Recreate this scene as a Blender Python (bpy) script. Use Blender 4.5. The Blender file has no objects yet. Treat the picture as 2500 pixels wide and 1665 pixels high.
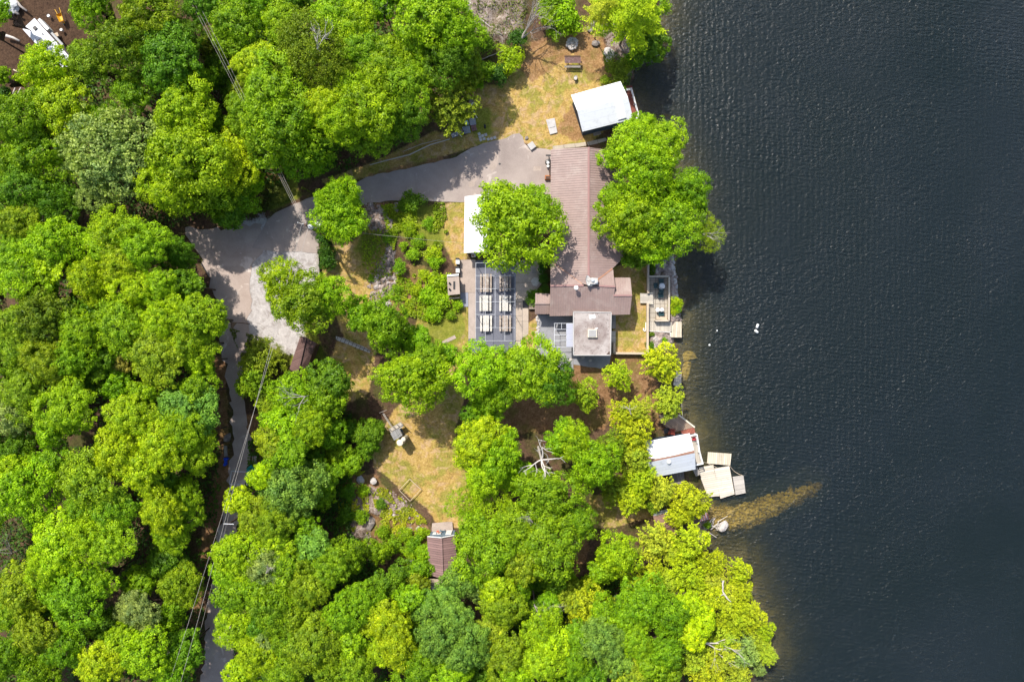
import bpy, math, random
import numpy as np
from mathutils import Vector, Matrix, noise as mnoise
from mathutils.geometry import tessellate_polygon
R = math.radians
# ------------------------------------------------------------------ camera, sky, sun, exposure
scene = bpy.context.scene
COL = scene.collection
H = 92.0            # the drone's height over the yard
S = 0.055           # metres on the ground per pixel of the 2500 px wide photograph
cam_d = bpy.data.cameras.new('camera'); cam = bpy.data.objects.new('camera', cam_d); COL.objects.link(cam)
cam.location = (0, 0, H); cam.rotation_euler = (0, 0, 0)
cam_d.sensor_width = 36.0; cam_d.lens = 36.0 * H / (2500 * S); cam_d.clip_end = 3000
scene.camera = cam
world = bpy.data.worlds.new('World'); scene.world = world; world.use_nodes = True
SUN_EL, SUN_AZ = R(53.5), R(-30)       # azimuth from +Y (up in the picture), towards +X
nt = world.node_tree; bg = nt.nodes['Background']
sky = nt.nodes.new('ShaderNodeTexSky'); sky.sky_type = 'NISHITA'; sky.sun_disc = False
sky.sun_elevation = SUN_EL; sky.sun_rotation = SUN_AZ; sky.air_density = 1.0; sky.dust_density = 2.0
nt.links.new(sky.outputs[0], bg.inputs[0]); bg.inputs[1].default_value = 0.15
sun_d = bpy.data.lights.new('sun', 'SUN'); sun = bpy.data.objects.new('sun', sun_d); COL.objects.link(sun)
sun_d.energy = 4.2; sun_d.angle = R(0.8); sun_d.color = (1.0, 0.95, 0.86)
to_sun = Vector((math.sin(SUN_AZ) * math.cos(SUN_EL), math.cos(SUN_AZ) * math.cos(SUN_EL), math.sin(SUN_EL)))
sun.rotation_euler = to_sun.to_track_quat('Z', 'Y').to_euler(); sun.location = to_sun * 150
scene.view_settings.view_transform = 'Standard'; scene.view_settings.look = 'None'
scene.view_settings.exposure = 0.42; scene.view_settings.gamma = 1.0
scene.cycles.max_bounces = 6; scene.cycles.transparent_max_bounces = 8
WATER = -1.2

# ------------------------------------------------------------------ helpers
def P(px, py, z=0.0):
    """world point at height z that stands at this pixel of the photograph"""
    k = S * (H - z) / H
    return Vector(((px - 1250) * k, (832.5 - py) * k, z))
def PL(pts, z=0.0): return [P(x, y, z) for x, y in pts]
def plane(a, b, c):
    n = (b - a).cross(c - a)
    return lambda x, y: a.z - (n.x * (x - a.x) + n.y * (y - a.y)) / n.z
def onp(px, py, fn):
    z = 3.0
    for _ in range(12):
        p = P(px, py, z); z = fn(p.x, p.y)
    return P(px, py, z)

ORG = {}
def tag(o, label=None, cat=None, group=None, kind=None):
    if label: o['label'] = label
    if cat: o['category'] = cat
    if group: o['group'] = group
    if kind: o['kind'] = kind
    return o
def thing(name, label, cat, loc=(0, 0, 0), group=None):
    o = bpy.data.objects.new(name, None); COL.objects.link(o); o.location = Vector(loc)
    o.empty_display_size = 0.2; ORG[o] = Vector(loc)
    return tag(o, label, cat, group)

class MB:
    def __init__(s): s.v = []; s.f = []
    def add(s, vs, fs):
        n = len(s.v); s.v += [Vector(p) for p in vs]; s.f += [tuple(i + n for i in f) for f in fs]; return s
    def box(s, c, size, rz=0.0, M=None):
        x, y, z = size[0] / 2, size[1] / 2, size[2] / 2
        m = M or Matrix.Rotation(rz, 3, 'Z'); c = Vector(c)
        vs = [c + m @ Vector((a * x, b * y, d * z)) for d in (-1, 1) for a, b in ((-1, -1), (1, -1), (1, 1), (-1, 1))]
        return s.add(vs, [(3, 2, 1, 0), (4, 5, 6, 7), (0, 1, 5, 4), (1, 2, 6, 5), (2, 3, 7, 6), (3, 0, 4, 7)])
    def bar(s, a, b, w, h=None):
        a, b = Vector(a), Vector(b); h = h or w; d = b - a; L = d.length
        if L < 1e-5: return s
        zx = d.normalized(); up = Vector((0, 0, 1)) if abs(zx.z) < .95 else Vector((0, 1, 0))
        sx = up.cross(zx).normalized(); uy = zx.cross(sx)
        M = Matrix((zx, sx, uy)).transposed()
        return s.box((a + b) / 2, (L, w, h), M=M)
    def prism(s, pts, z0, z1):
        """polygon in XY (any order) between two heights"""
        p = [Vector((q[0], q[1], 0)) for q in pts]
        ar = sum(p[i].x * p[(i + 1) % len(p)].y - p[(i + 1) % len(p)].x * p[i].y for i in range(len(p)))
        if ar < 0: p.reverse()
        n = len(p)
        return s.slab([Vector((q.x, q.y, z1)) for q in p], z1 - z0)
    def slab(s, pts, t):
        """planar 3-D polygon, counter-clockwise from above, thickened downwards"""
        p = [Vector(q) for q in pts]
        ar = sum(p[i].x * p[(i + 1) % len(p)].y - p[(i + 1) % len(p)].x * p[i].y for i in range(len(p)))
        if ar < 0: p.reverse()
        n = len(p); tri = tessellate_polygon([[Vector((q.x, q.y, 0)) for q in p]])
        vs = p + [q - Vector((0, 0, t)) for q in p]; fs = []
        for a, b, c in tri:
            cr = (p[b] - p[a]).cross(p[c] - p[a]).z
            if cr < 0: a, b = b, a
            fs.append((a, b, c)); fs.append((c + n, b + n, a + n))
        for i in range(n): j = (i + 1) % n; fs.append((i, i + n, j + n, j))
        return s.add(vs, fs)
    def sheet(s, pts, z):
        p = [Vector((q[0], q[1], z)) for q in pts]
        fs = []
        for a, b, c in tessellate_polygon([[Vector((q.x, q.y, 0)) for q in p]]):
            if (p[b] - p[a]).cross(p[c] - p[a]).z < 0: a, b = b, a
            fs.append((a, b, c))
        return s.add(p, fs)
    def tube(s, path, rad, n=6, cap=True):
        path = [Vector(p) for p in path]; m = len(path)
        if not isinstance(rad, (list, tuple)): rad = [rad] * m
        vs = []; fs = []
        for i, p in enumerate(path):
            d = (path[min(i + 1, m - 1)] - path[max(i - 1, 0)]).normalized()
            u = Vector((0, 0, 1)) if abs(d.z) < .9 else Vector((1, 0, 0))
            a = u.cross(d).normalized(); b = d.cross(a)
            for k in range(n):
                t = 2 * math.pi * k / n; vs.append(p + (a * math.cos(t) + b * math.sin(t)) * rad[i])
        for i in range(m - 1):
            for k in range(n):
                q = (k + 1) % n; fs.append((i * n + k, i * n + q, (i + 1) * n + q, (i + 1) * n + k))
        if cap: fs.append(tuple(range(n - 1, -1, -1))); fs.append(tuple((m - 1) * n + k for k in range(n)))
        return s.add(vs, fs)
    def lathe(s, c, prof, n=20):
        """prof: list of (radius, z) from bottom to top"""
        c = Vector(c); vs = []; fs = []
        for r, z in prof:
            for k in range(n): t = 2 * math.pi * k / n; vs.append(c + Vector((r * math.cos(t), r * math.sin(t), z)))
        m = len(prof)
        for i in range(m - 1):
            for k in range(n):
                q = (k + 1) % n; fs.append((i * n + k, i * n + q, (i + 1) * n + q, (i + 1) * n + k))
        fs.append(tuple(range(n - 1, -1, -1))); fs.append(tuple((m - 1) * n + k for k in range(n)))
        return s.add(vs, fs)
    def rock(s, c, r, rng, sub=2, flat=.65):
        import bmesh
        bm = bmesh.new(); bmesh.ops.create_icosphere(bm, subdivisions=sub, radius=1)
        o = Vector((rng.random() * 99, rng.random() * 99, rng.random() * 99)); c = Vector(c)
        sx, sy = rng.uniform(.8, 1.25), rng.uniform(.7, 1.1); a = rng.random() * 6.28
        vs = []
        for v in bm.verts:
            d = v.co.copy(); k = 1 + .38 * mnoise.noise(d * 1.3 + o) + .15 * mnoise.noise(d * 3 + o)
            q = Vector((d.x * sx, d.y * sy, d.z * flat)) * k * r
            vs.append(c + Vector((q.x * math.cos(a) - q.y * math.sin(a), q.x * math.sin(a) + q.y * math.cos(a), q.z)))
        fs = [tuple(v.index for v in f.verts) for f in bm.faces]; bm.free()
        return s.add(vs, fs)
    def build(s, name, mat, parent=None, smooth=False, bevel=0.0):
        if parent is not None: org = ORG[parent]
        else:
            xs = [p.x for p in s.v]; ys = [p.y for p in s.v]
            org = Vector(((min(xs) + max(xs)) / 2, (min(ys) + max(ys)) / 2, min(p.z for p in s.v)))
        me = bpy.data.meshes.new(name); me.from_pydata([tuple(p - org) for p in s.v], [], s.f); me.update()
        me.materials.append(mat); o = bpy.data.objects.new(name, me); COL.objects.link(o)
        if smooth: me.shade_smooth()
        if bevel > 0:
            b = o.modifiers.new('bevel', 'BEVEL'); b.width = bevel; b.segments = 2; b.limit_method = 'ANGLE'
        if parent is not None: o.parent = parent
        else: o.location = org
        ORG[o] = org
        return o
def copy_tree(o, loc=None, rz=None, parent=None):
    c = o.copy(); COL.objects.link(c)
    if parent is not None: c.parent = parent
    for ch in list(o.children): copy_tree(ch, parent=c)
    if loc is not None: c.location = loc; ORG[c] = Vector(loc)
    if rz is not None: c.rotation_euler.z = rz
    return c

# ------------------------------------------------------------------ materials
class NT:
    def __init__(s, name):
        s.m = bpy.data.materials.new(name); s.m.use_nodes = True; s.t = s.m.node_tree
        s.b = s.t.nodes['Principled BSDF']; s.out = s.t.nodes['Material Output']
    def n(s, ty, **kw):
        nd = s.t.nodes.new(ty)
        for k, v in kw.items(): setattr(nd, k, v)
        return nd
    def l(s, a, b): s.t.links.new(a, b)
    def coord(s, kind='Object'):
        return s.n('ShaderNodeTexCoord').outputs[kind]
    def geo(s): return s.n('ShaderNodeNewGeometry').outputs['Position']
    def noise(s, vec, scale, detail=4, rough=.6, dist=0.0, out='Fac'):
        nd = s.n('ShaderNodeTexNoise'); nd.inputs['Scale'].default_value = scale; nd.inputs['Detail'].default_value = detail
        nd.inputs['Roughness'].default_value = rough; nd.inputs['Distortion'].default_value = dist
        s.l(vec, nd.inputs['Vector']); return nd.outputs[out]
    def voro(s, vec, scale, out='Distance', feature='F1', rnd=1.0):
        nd = s.n('ShaderNodeTexVoronoi', feature=feature); nd.inputs['Scale'].default_value = scale
        nd.inputs['Randomness'].default_value = rnd; s.l(vec, nd.inputs['Vector']); return nd.outputs[out]
    def math(s, op, a, b=None, c=None, clamp=False):
        nd = s.n('ShaderNodeMath', operation=op, use_clamp=clamp)
        for i, v in enumerate((a, b, c)):
            if v is None: continue
            if isinstance(v, (int, float)): nd.inputs[i].default_value = v
            else: s.l(v, nd.inputs[i])
        return nd.outputs[0]
    def ramp(s, fac, stops, interp='LINEAR'):
        nd = s.n('ShaderNodeValToRGB'); cr = nd.color_ramp; cr.interpolation = interp
        while len(cr.elements) < len(stops): cr.elements.new(.5)
        for e, (p, c) in zip(cr.elements, stops):
            e.position = p; e.color = (c, c, c, 1) if isinstance(c, (int, float)) else (*c, 1)
        s.l(fac, nd.inputs[0]); return nd.outputs[0]
    def mix(s, fac, a, b, mode='MIX'):
        nd = s.n('ShaderNodeMix', data_type='RGBA', blend_type=mode)
        for i, v in ((0, fac), (6, a), (7, b)):
            if isinstance(v, (int, float)): nd.inputs[i].default_value = v
            elif isinstance(v, tuple): nd.inputs[i].default_value = (*v, 1)
            else: s.l(v, nd.inputs[i])
        return nd.outputs[2]
    def bump(s, h, strength=.4, dist=.05):
        nd = s.n('ShaderNodeBump'); nd.inputs['Strength'].default_value = strength; nd.inputs['Distance'].default_value = dist
        s.l(h, nd.inputs['Height']); s.l(nd.outputs[0], s.b.inputs['Normal']); return nd
    def base(s, c, rough=.8, spec=.3, metal=0.0):
        if isinstance(c, tuple): s.b.inputs['Base Color'].default_value = (*c, 1)
        else: s.l(c, s.b.inputs['Base Color'])
        s.b.inputs['Roughness'].default_value = rough; s.b.inputs['Specular IOR Level'].default_value = spec
        s.b.inputs['Metallic'].default_value = metal; return s.m

def mat_plain(name, c, rough=.7, var=.25, scale=3.0, spec=.3, dirt=None, dirt_amt=.5, metal=0.0):
    k = NT(name); v = k.geo()
    a = k.noise(v, scale, 5, .65); b = k.noise(v, scale * 7, 3, .6)
    f = k.math('ADD', k.math('MULTIPLY', a, .6), k.math('MULTIPLY', b, .4))
    lo = tuple(x * (1 - var) for x in c); hi = tuple(min(1, x * (1 + var)) for x in c)
    col = k.ramp(f, [(.3, lo), (.7, hi)])
    if dirt:
        d = k.ramp(k.noise(v, scale * .6, 6, .7, .5), [(.5, 0.0), (.68, dirt_amt)])
        col = k.mix(d, col, dirt)
    return k.base(col, rough, spec, metal)
def mat_boards(name, c, width=.14, ang=0.0, dark=(.05, .04, .03), var=.3, rough=.85, gap=.08):
    """planks running along the local direction ang (world space)"""
    k = NT(name); v = k.geo(); mp = k.n('ShaderNodeMapping'); mp.inputs['Rotation'].default_value = (0, 0, -ang)
    k.l(v, mp.inputs[0]); sp = k.n('ShaderNodeSeparateXYZ'); k.l(mp.outputs[0], sp.inputs[0])
    t = k.math('DIVIDE', sp.outputs[1], width); fl = k.math('FLOOR', t); fr = k.math('FRACT', t)
    wn = k.n('ShaderNodeTexWhiteNoise', noise_dimensions='1D'); k.l(fl, wn.inputs['W'])
    sc = k.n('ShaderNodeMapping'); sc.inputs['Scale'].default_value = (.8, 9, 1); k.l(mp.outputs[0], sc.inputs[0])
    g = k.noise(sc.outputs[0], 3, 5, .7)
    f = k.math('ADD', k.math('MULTIPLY', wn.outputs[0], .55), k.math('MULTIPLY', g, .45))
    lo = tuple(x * (1 - var) for x in c); hi = tuple(min(1, x * (1 + var)) for x in c)
    col = k.ramp(f, [(.15, lo), (.8, hi)])
    st = k.ramp(k.noise(v, 1.1, 5, .7), [(.52, 0.0), (.75, .45)]); col = k.mix(st, col, tuple(x * .45 for x in c))
    col = k.mix(k.math('LESS_THAN', fr, gap), col, dark)
    k.bump(k.math('GREATER_THAN', fr, gap), .4, .02)
    return k.base(col, rough, .2)

M = {}
M['roof'] = mat_plain('mauve_metal_roof', (.315, .225, .20), .5, .16, .8, .35, (.42, .34, .30), .6)
M['roof_old'] = mat_boards('weathered_metal_roof', (.26, .165, .155), .30, 0.0, (.12, .08, .08), .18, .55, .12)
M['flat_roof'] = (lambda k: (lambda v: k.base(
    k.mix(k.ramp(k.voro(v, 2.6), [(.08, .8), (.24, 0.0)]),
          k.mix(k.ramp(k.noise(v, .45, 6, .7, .6), [(.40, 0.0), (.62, .9)]), (.43, .385, .36), (.23, .18, .165)), (.10, .085, .08)), .9, .2))(k.geo()))(NT('gravelled_flat_roof'))
M['white_roof'] = mat_plain('white_metal_roof', (.80, .80, .80), .4, .07, .9, .4, (.50, .52, .55), .6)
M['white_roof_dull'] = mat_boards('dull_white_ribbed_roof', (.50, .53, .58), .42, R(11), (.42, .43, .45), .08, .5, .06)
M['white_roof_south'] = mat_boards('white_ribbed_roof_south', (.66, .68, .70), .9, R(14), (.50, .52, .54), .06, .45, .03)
M['white'] = mat_plain('white_paint', (.78, .78, .76), .5, .05, 4)
M['offwhite'] = mat_plain('yellowed_white_paint', (.68, .62, .50), .6, .15, 3)
M['navy'] = mat_boards('navy_siding', (.035, .06, .10), .18, 0, (.015, .02, .04), .15, .6, .1)
M['blue_siding'] = mat_plain('slate_blue_siding', (.15, .21, .27), .6, .1, 3)
M['wall'] = mat_plain('cream_wall', (.42, .38, .33), .8, .12, 2)
M['dark_wall'] = mat_plain('brown_wall', (.10, .06, .045), .8, .2, 2)
M['stone_wall'] = mat_plain('grey_stone_wall', (.20, .18, .16), .9, .4, 5)
M['glass'] = mat_plain('dark_glass', (.03, .04, .05), .08, .1, 2, .6)
M['wood'] = mat_boards('grey_deck_boards', (.50, .45, .38), .14, R(90), (.16, .13, .10), .18, .85, .1)
M['wood_x'] = mat_boards('grey_deck_boards_across', (.52, .47, .40), .14, 0, (.18, .15, .12), .18, .85, .1)
M['wharf'] = mat_boards('bleached_wharf_boards', (.62, .55, .45), .28, R(10), (.30, .25, .19), .18, .85, .12)
M['wharf_b'] = mat_boards('bleached_raft_boards', (.60, .52, .40), .28, R(86), (.30, .25, .18), .20, .85, .12)
M['tan_wood'] = mat_plain('tan_timber', (.52, .42, .31), .8, .2, 3)
M['grey_wood'] = mat_plain('grey_weathered_timber', (.30, .27, .24), .85, .3, 4)
M['dark_wood'] = mat_plain('dark_brown_timber', (.10, .06, .045), .85, .35, 5)
M['old_paint'] = mat_plain('flaking_brown_paint', (.36, .29, .24), .85, .5, 6, .2, (.62, .58, .52), 1.0)
M['flaky_white'] = mat_plain('flaking_white_paint', (.66, .63, .57), .8, .12, 10, .2, (.30, .24, .20), .8)
M['red_wood'] = mat_boards('faded_red_boards', (.33, .11, .075), .15, R(60), (.10, .05, .04), .3, .8, .1)
M['deck_tri'] = mat_boards('tan_brown_deck_boards', (.36, .26, .19), .20, R(-38), (.13, .09, .06), .3, .85, .14)
M['black'] = mat_plain('black_metal', (.02, .02, .022), .4, .2, 5, .5)
M['grey_metal'] = mat_plain('grey_metal', (.30, .31, .32), .4, .12, 5, .5)
M['silver'] = mat_plain('pale_galvanised_metal', (.60, .62, .63), .35, .1, 5, .5)
M['green_plastic'] = mat_plain('dark_green_plastic', (.02, .065, .07), .45, .1, 5, .4)
M['orange'] = mat_plain('orange_plastic', (.55, .10, .04), .5, .1, 5)
M['yellow'] = mat_plain('yellow_painted_steel', (.68, .38, .02), .45, .15, 6)
M['blue_tarp'] = mat_plain('blue_tarpaulin', (.01, .06, .50), .5, .3, 9)
M['teal_tarp'] = mat_plain('teal_tarpaulin', (.01, .26, .22), .5, .25, 9)
M['terracotta'] = mat_plain('terracotta', (.40, .16, .07), .8, .3, 7)
M['birch_bark'] = mat_plain('pale_bark', (.55, .50, .45), .8, .2, 3)
M['bark'] = mat_plain('brown_bark', (.09, .06, .045), .9, .3, 4)
M['dead_bark'] = mat_plain('grey_dead_wood', (.36, .32, .29), .9, .25, 4)
M['rock'] = mat_plain('grey_granite', (.25, .215, .195), .9, .5, 3, .2, (.10, .10, .11), .6)
M['pale_rock'] = mat_plain('pale_granite', (.50, .46, .43), .9, .3, 4, .2, (.25, .22, .20), .5)
M['brown_rock'] = mat_plain('reddish_shore_stone', (.30, .235, .205), .9, .75, 1.6, .2, (.60, .55, .52), .9)
M['lake_stone'] = mat_plain('ochre_lake_stone', (.50, .36, .12), .9, .35, 1.5, .2, (.25, .19, .08), .5)
M['wire'] = mat_plain('pale_cable', (.42, .38, .34), .5, .05, 1)
M['pipe'] = mat_plain('pale_grey_pipe', (.62, .64, .68), .4, .05, 3, .5)
M['poly'] = (lambda k: k.base((.42, .44, .54), .35, .4))(NT('clouded_polycarbonate'))

def mat_concrete(name, c, joints=None, ang=0.0, jd=(.18, .15, .12), jw=.06, crack=True):
    k = NT(name); v = k.geo()
    f = k.math('ADD', k.math('MULTIPLY', k.noise(v, .8, 6, .7, .3), .65), k.math('MULTIPLY', k.noise(v, 9, 3, .6), .35))
    col = k.ramp(f, [(.3, tuple(x * .68 for x in c)), (.55, c), (.72, tuple(min(1, x * 1.15) for x in c))])
    if joints:
        mp = k.n('ShaderNodeMapping'); mp.inputs['Rotation'].default_value = (0, 0, -ang); k.l(v, mp.inputs[0])
        sp = k.n('ShaderNodeSeparateXYZ'); k.l(mp.outputs[0], sp.inputs[0])
        for i, j in enumerate(joints):
            fr = k.math('FRACT', k.math('DIVIDE', sp.outputs[i], j)); col = k.mix(k.math('LESS_THAN', fr, jw / j), col, jd)
    k.bump(f, .3, .03)
    return k.base(col, .9, .2)
M['concrete'] = mat_concrete('tan_concrete', (.42, .34, .29))
M['concrete_path'] = mat_concrete('pale_concrete_path', (.47, .39, .32), (8.8, 2.6), 0, (.24, .19, .15))
M['concrete_slab'] = mat_concrete('pale_concrete', (.50, .48, .46))
M['pavers'] = mat_concrete('paving_slabs', (.46, .41, .34), (.62, .62), R(0), (.17, .14, .11), .055)
M['court'] = mat_concrete('blue_grey_paving', (.155, .16, .195), (4.2, 50), 0, (.12, .12, .15), .04)
M['blue_pad'] = mat_concrete('blue_grey_concrete', (.30, .31, .37))
M['gravel_yard'] = mat_concrete('grey_fine_gravel', (.30, .30, .32))
def mat_asphalt(name, lo, hi, patch):
    k = NT(name); v = k.geo()
    f = k.math('ADD', k.math('MULTIPLY', k.noise(v, .22, 6, .62, .4), .7), k.math('MULTIPLY', k.noise(v, 14, 2, .6), .3))
    col = k.ramp(f, [(.34, lo), (.64, hi)])
    col = k.mix(k.ramp(k.noise(v, .45, 5, .6, .8), [(.60, 0.0), (.68, .8)]), col, patch)
    cr = k.voro(v, .28, 'Distance', 'DISTANCE_TO_EDGE')
    wob = k.math('ADD', cr, k.math('MULTIPLY', k.noise(v, 1.6, 4), .05))
    col = k.mix(k.ramp(wob, [(.014, .35), (.02, 0.0)]), col, tuple(x * .4 for x in lo))
    k.bump(k.noise(v, 16, 3), .35, .02)
    return k.base(col, .9, .25)
M['asphalt'] = mat_asphalt('worn_asphalt', (.27, .22, .198), (.42, .35, .31), (.54, .465, .41))
M['asphalt_old'] = mat_asphalt('patchy_old_asphalt', (.31, .235, .20), (.50, .41, .36), (.64, .55, .49))

# ------------------------------------------------------------------ leaves
def mat_leaf(name, trans=.30, warm=(1.08, 1.15, .5), rough=.5):
    k = NT(name); oi = k.n('ShaderNodeObjectInfo'); at = k.n('ShaderNodeAttribute', attribute_name='tint')
    hs = k.n('ShaderNodeHueSaturation')
    hs.inputs['Saturation'].default_value = 1.0
    k.l(oi.outputs['Color'], hs.inputs['Color'])
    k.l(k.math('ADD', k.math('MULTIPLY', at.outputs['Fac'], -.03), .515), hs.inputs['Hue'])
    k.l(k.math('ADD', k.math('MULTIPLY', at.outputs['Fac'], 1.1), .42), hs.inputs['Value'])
    big = k.noise(k.coord('Object'), .42, 3, .6)
    col = k.mix(k.ramp(big, [(.42, 0.0), (.62, .8)]), hs.outputs[0], k.mix(1.0, hs.outputs[0], (1.18, 1.12, .8), 'MULTIPLY'))
    col = k.mix(k.ramp(big, [(.30, .75), (.46, 0.0)]), col, k.mix(1.0, col, (.66, .82, 1.0), 'MULTIPLY')); k.base(col, rough, .25)
    tr = k.n('ShaderNodeBsdfTranslucent'); w = k.mix(1.0, col, warm, 'MULTIPLY'); k.l(w, tr.inputs[0])
    mx = k.n('ShaderNodeMixShader'); mx.inputs[0].default_value = trans
    k.l(k.b.outputs[0], mx.inputs[1]); k.l(tr.outputs[0], mx.inputs[2]); k.l(mx.outputs[0], k.out.inputs[0])
    return k.m
M['leaf'] = mat_leaf('broadleaf_foliage')
M['needle'] = mat_leaf('conifer_foliage', .22, (1.1, 1.1, .5), .6)
# ------------------------------------------------------------------ the ground, one sheet with the lake bed
SHORE = [(1625, -900), (1612, -30), (1600, 60), (1572, 120), (1545, 160), (1540, 215), (1556, 260), (1568, 300), (1600, 330), (1640, 400), (1655, 480),
         (1662, 560), (1650, 625), (1652, 700), (1660, 780), (1650, 830), (1652, 900), (1658, 1000), (1688, 1050), (1700, 1090),
         (1700, 1150), (1706, 1210), (1722, 1262), (1735, 1290), (1722, 1318), (1724, 1360), (1768, 1385), (1800, 1376), (1824, 1430),
         (1846, 1500), (1872, 1560), (1878, 1600), (1846, 1625), (1838, 1680), (1850, 2600)]
shore_w = [(P(x, y, WATER).x, P(x, y, WATER).y) for x, y in SHORE]
def seg_dist(X, Y, poly, closed=True):
    d = np.full(X.shape, 1e9); n = len(poly)
    for i in range(n if closed else n - 1):
        ax, ay = poly[i]; bx, by = poly[(i + 1) % n]; dx, dy = bx - ax, by - ay
        t = np.clip(((X - ax) * dx + (Y - ay) * dy) / (dx * dx + dy * dy + 1e-9), 0, 1)
        d = np.minimum(d, np.hypot(X - ax - t * dx, Y - ay - t * dy))
    return d
def inside(X, Y, poly):
    r = np.zeros(X.shape, bool); n = len(poly)
    for i in range(n):
        ax, ay = poly[i]; bx, by = poly[(i + 1) % n]
        c = ((ay > Y) != (by > Y)) & (X < (bx - ax) * (Y - ay) / (by - ay + 1e-12) + ax); r ^= c
    return r
def sdf(X, Y, poly): return np.where(inside(X, Y, poly), 1, -1) * seg_dist(X, Y, poly)
def wpoly(pts, z=0.0): return [(P(x, y, z).x, P(x, y, z).y) for x, y in pts]
land_poly = shore_w + [(-3000, -3000), (-3000, 3000), (shore_w[0][0], 3000)]
rs = np.random.RandomState(7)
def vnoise(X, Y, sc, seed=0):
    r = np.random.RandomState(seed).rand(256, 256); u = X * sc + 57.3; v = Y * sc + 91.7
    i = np.floor(u).astype(int); j = np.floor(v).astype(int); fu = u - i; fv = v - j
    fu = fu * fu * (3 - 2 * fu); fv = fv * fv * (3 - 2 * fv); g = lambda a, b: r[a % 256, b % 256]
    return (g(i, j) * (1 - fu) + g(i + 1, j) * fu) * (1 - fv) + (g(i, j + 1) * (1 - fu) + g(i + 1, j + 1) * fu) * fv

ROAD = [(452, 556), (500, 560), (560, 556), (590, 545), (640, 548), (640, 620), (615, 650), (612, 720), (606, 790), (598, 880), (592, 930), (599, 1000),
        (610, 1060), (606, 1150), (598, 1200), (588, 1250), (576, 1330), (562, 1400), (556, 1480), (574, 1560), (572, 1720),
        (488, 1720), (498, 1560), (508, 1490), (522, 1400), (532, 1300), (546, 1230), (560, 1160), (570, 1100), (567, 1040),
        (560, 960), (553, 900), (541, 850), (540, 790), (522, 720), (500, 660), (478, 610)]
LOT = [(560, 570), (585, 540), (640, 530), (690, 545), (776, 615), (772, 690), (740, 760), (735, 870), (700, 862), (650, 830), (600, 830), (590, 800), (570, 720), (545, 650), (520, 600)]
DRIVE_A = [(747, 486), (776, 478), (812, 500), (800, 540), (779, 562), (776, 619), (735, 614), (690, 616), (650, 611), (615, 605), (630, 578), (651, 540), (672, 520), (705, 505)]
DRIVE_B = [(790, 500), (850, 455), (896, 432), (960, 418), (1020, 406), (1060, 398), (1100, 388), (1125, 376), (1150, 362), (1180, 350), (1210, 343), (1235, 338), (1252, 328),
           (1268, 326), (1276, 334), (1280, 350), (1292, 362), (1345, 367), (1352, 430), (1345, 505), (1136, 494), (1080, 493), (993, 489), (940, 491), (896, 496), (850, 515), (800, 560)]
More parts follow.
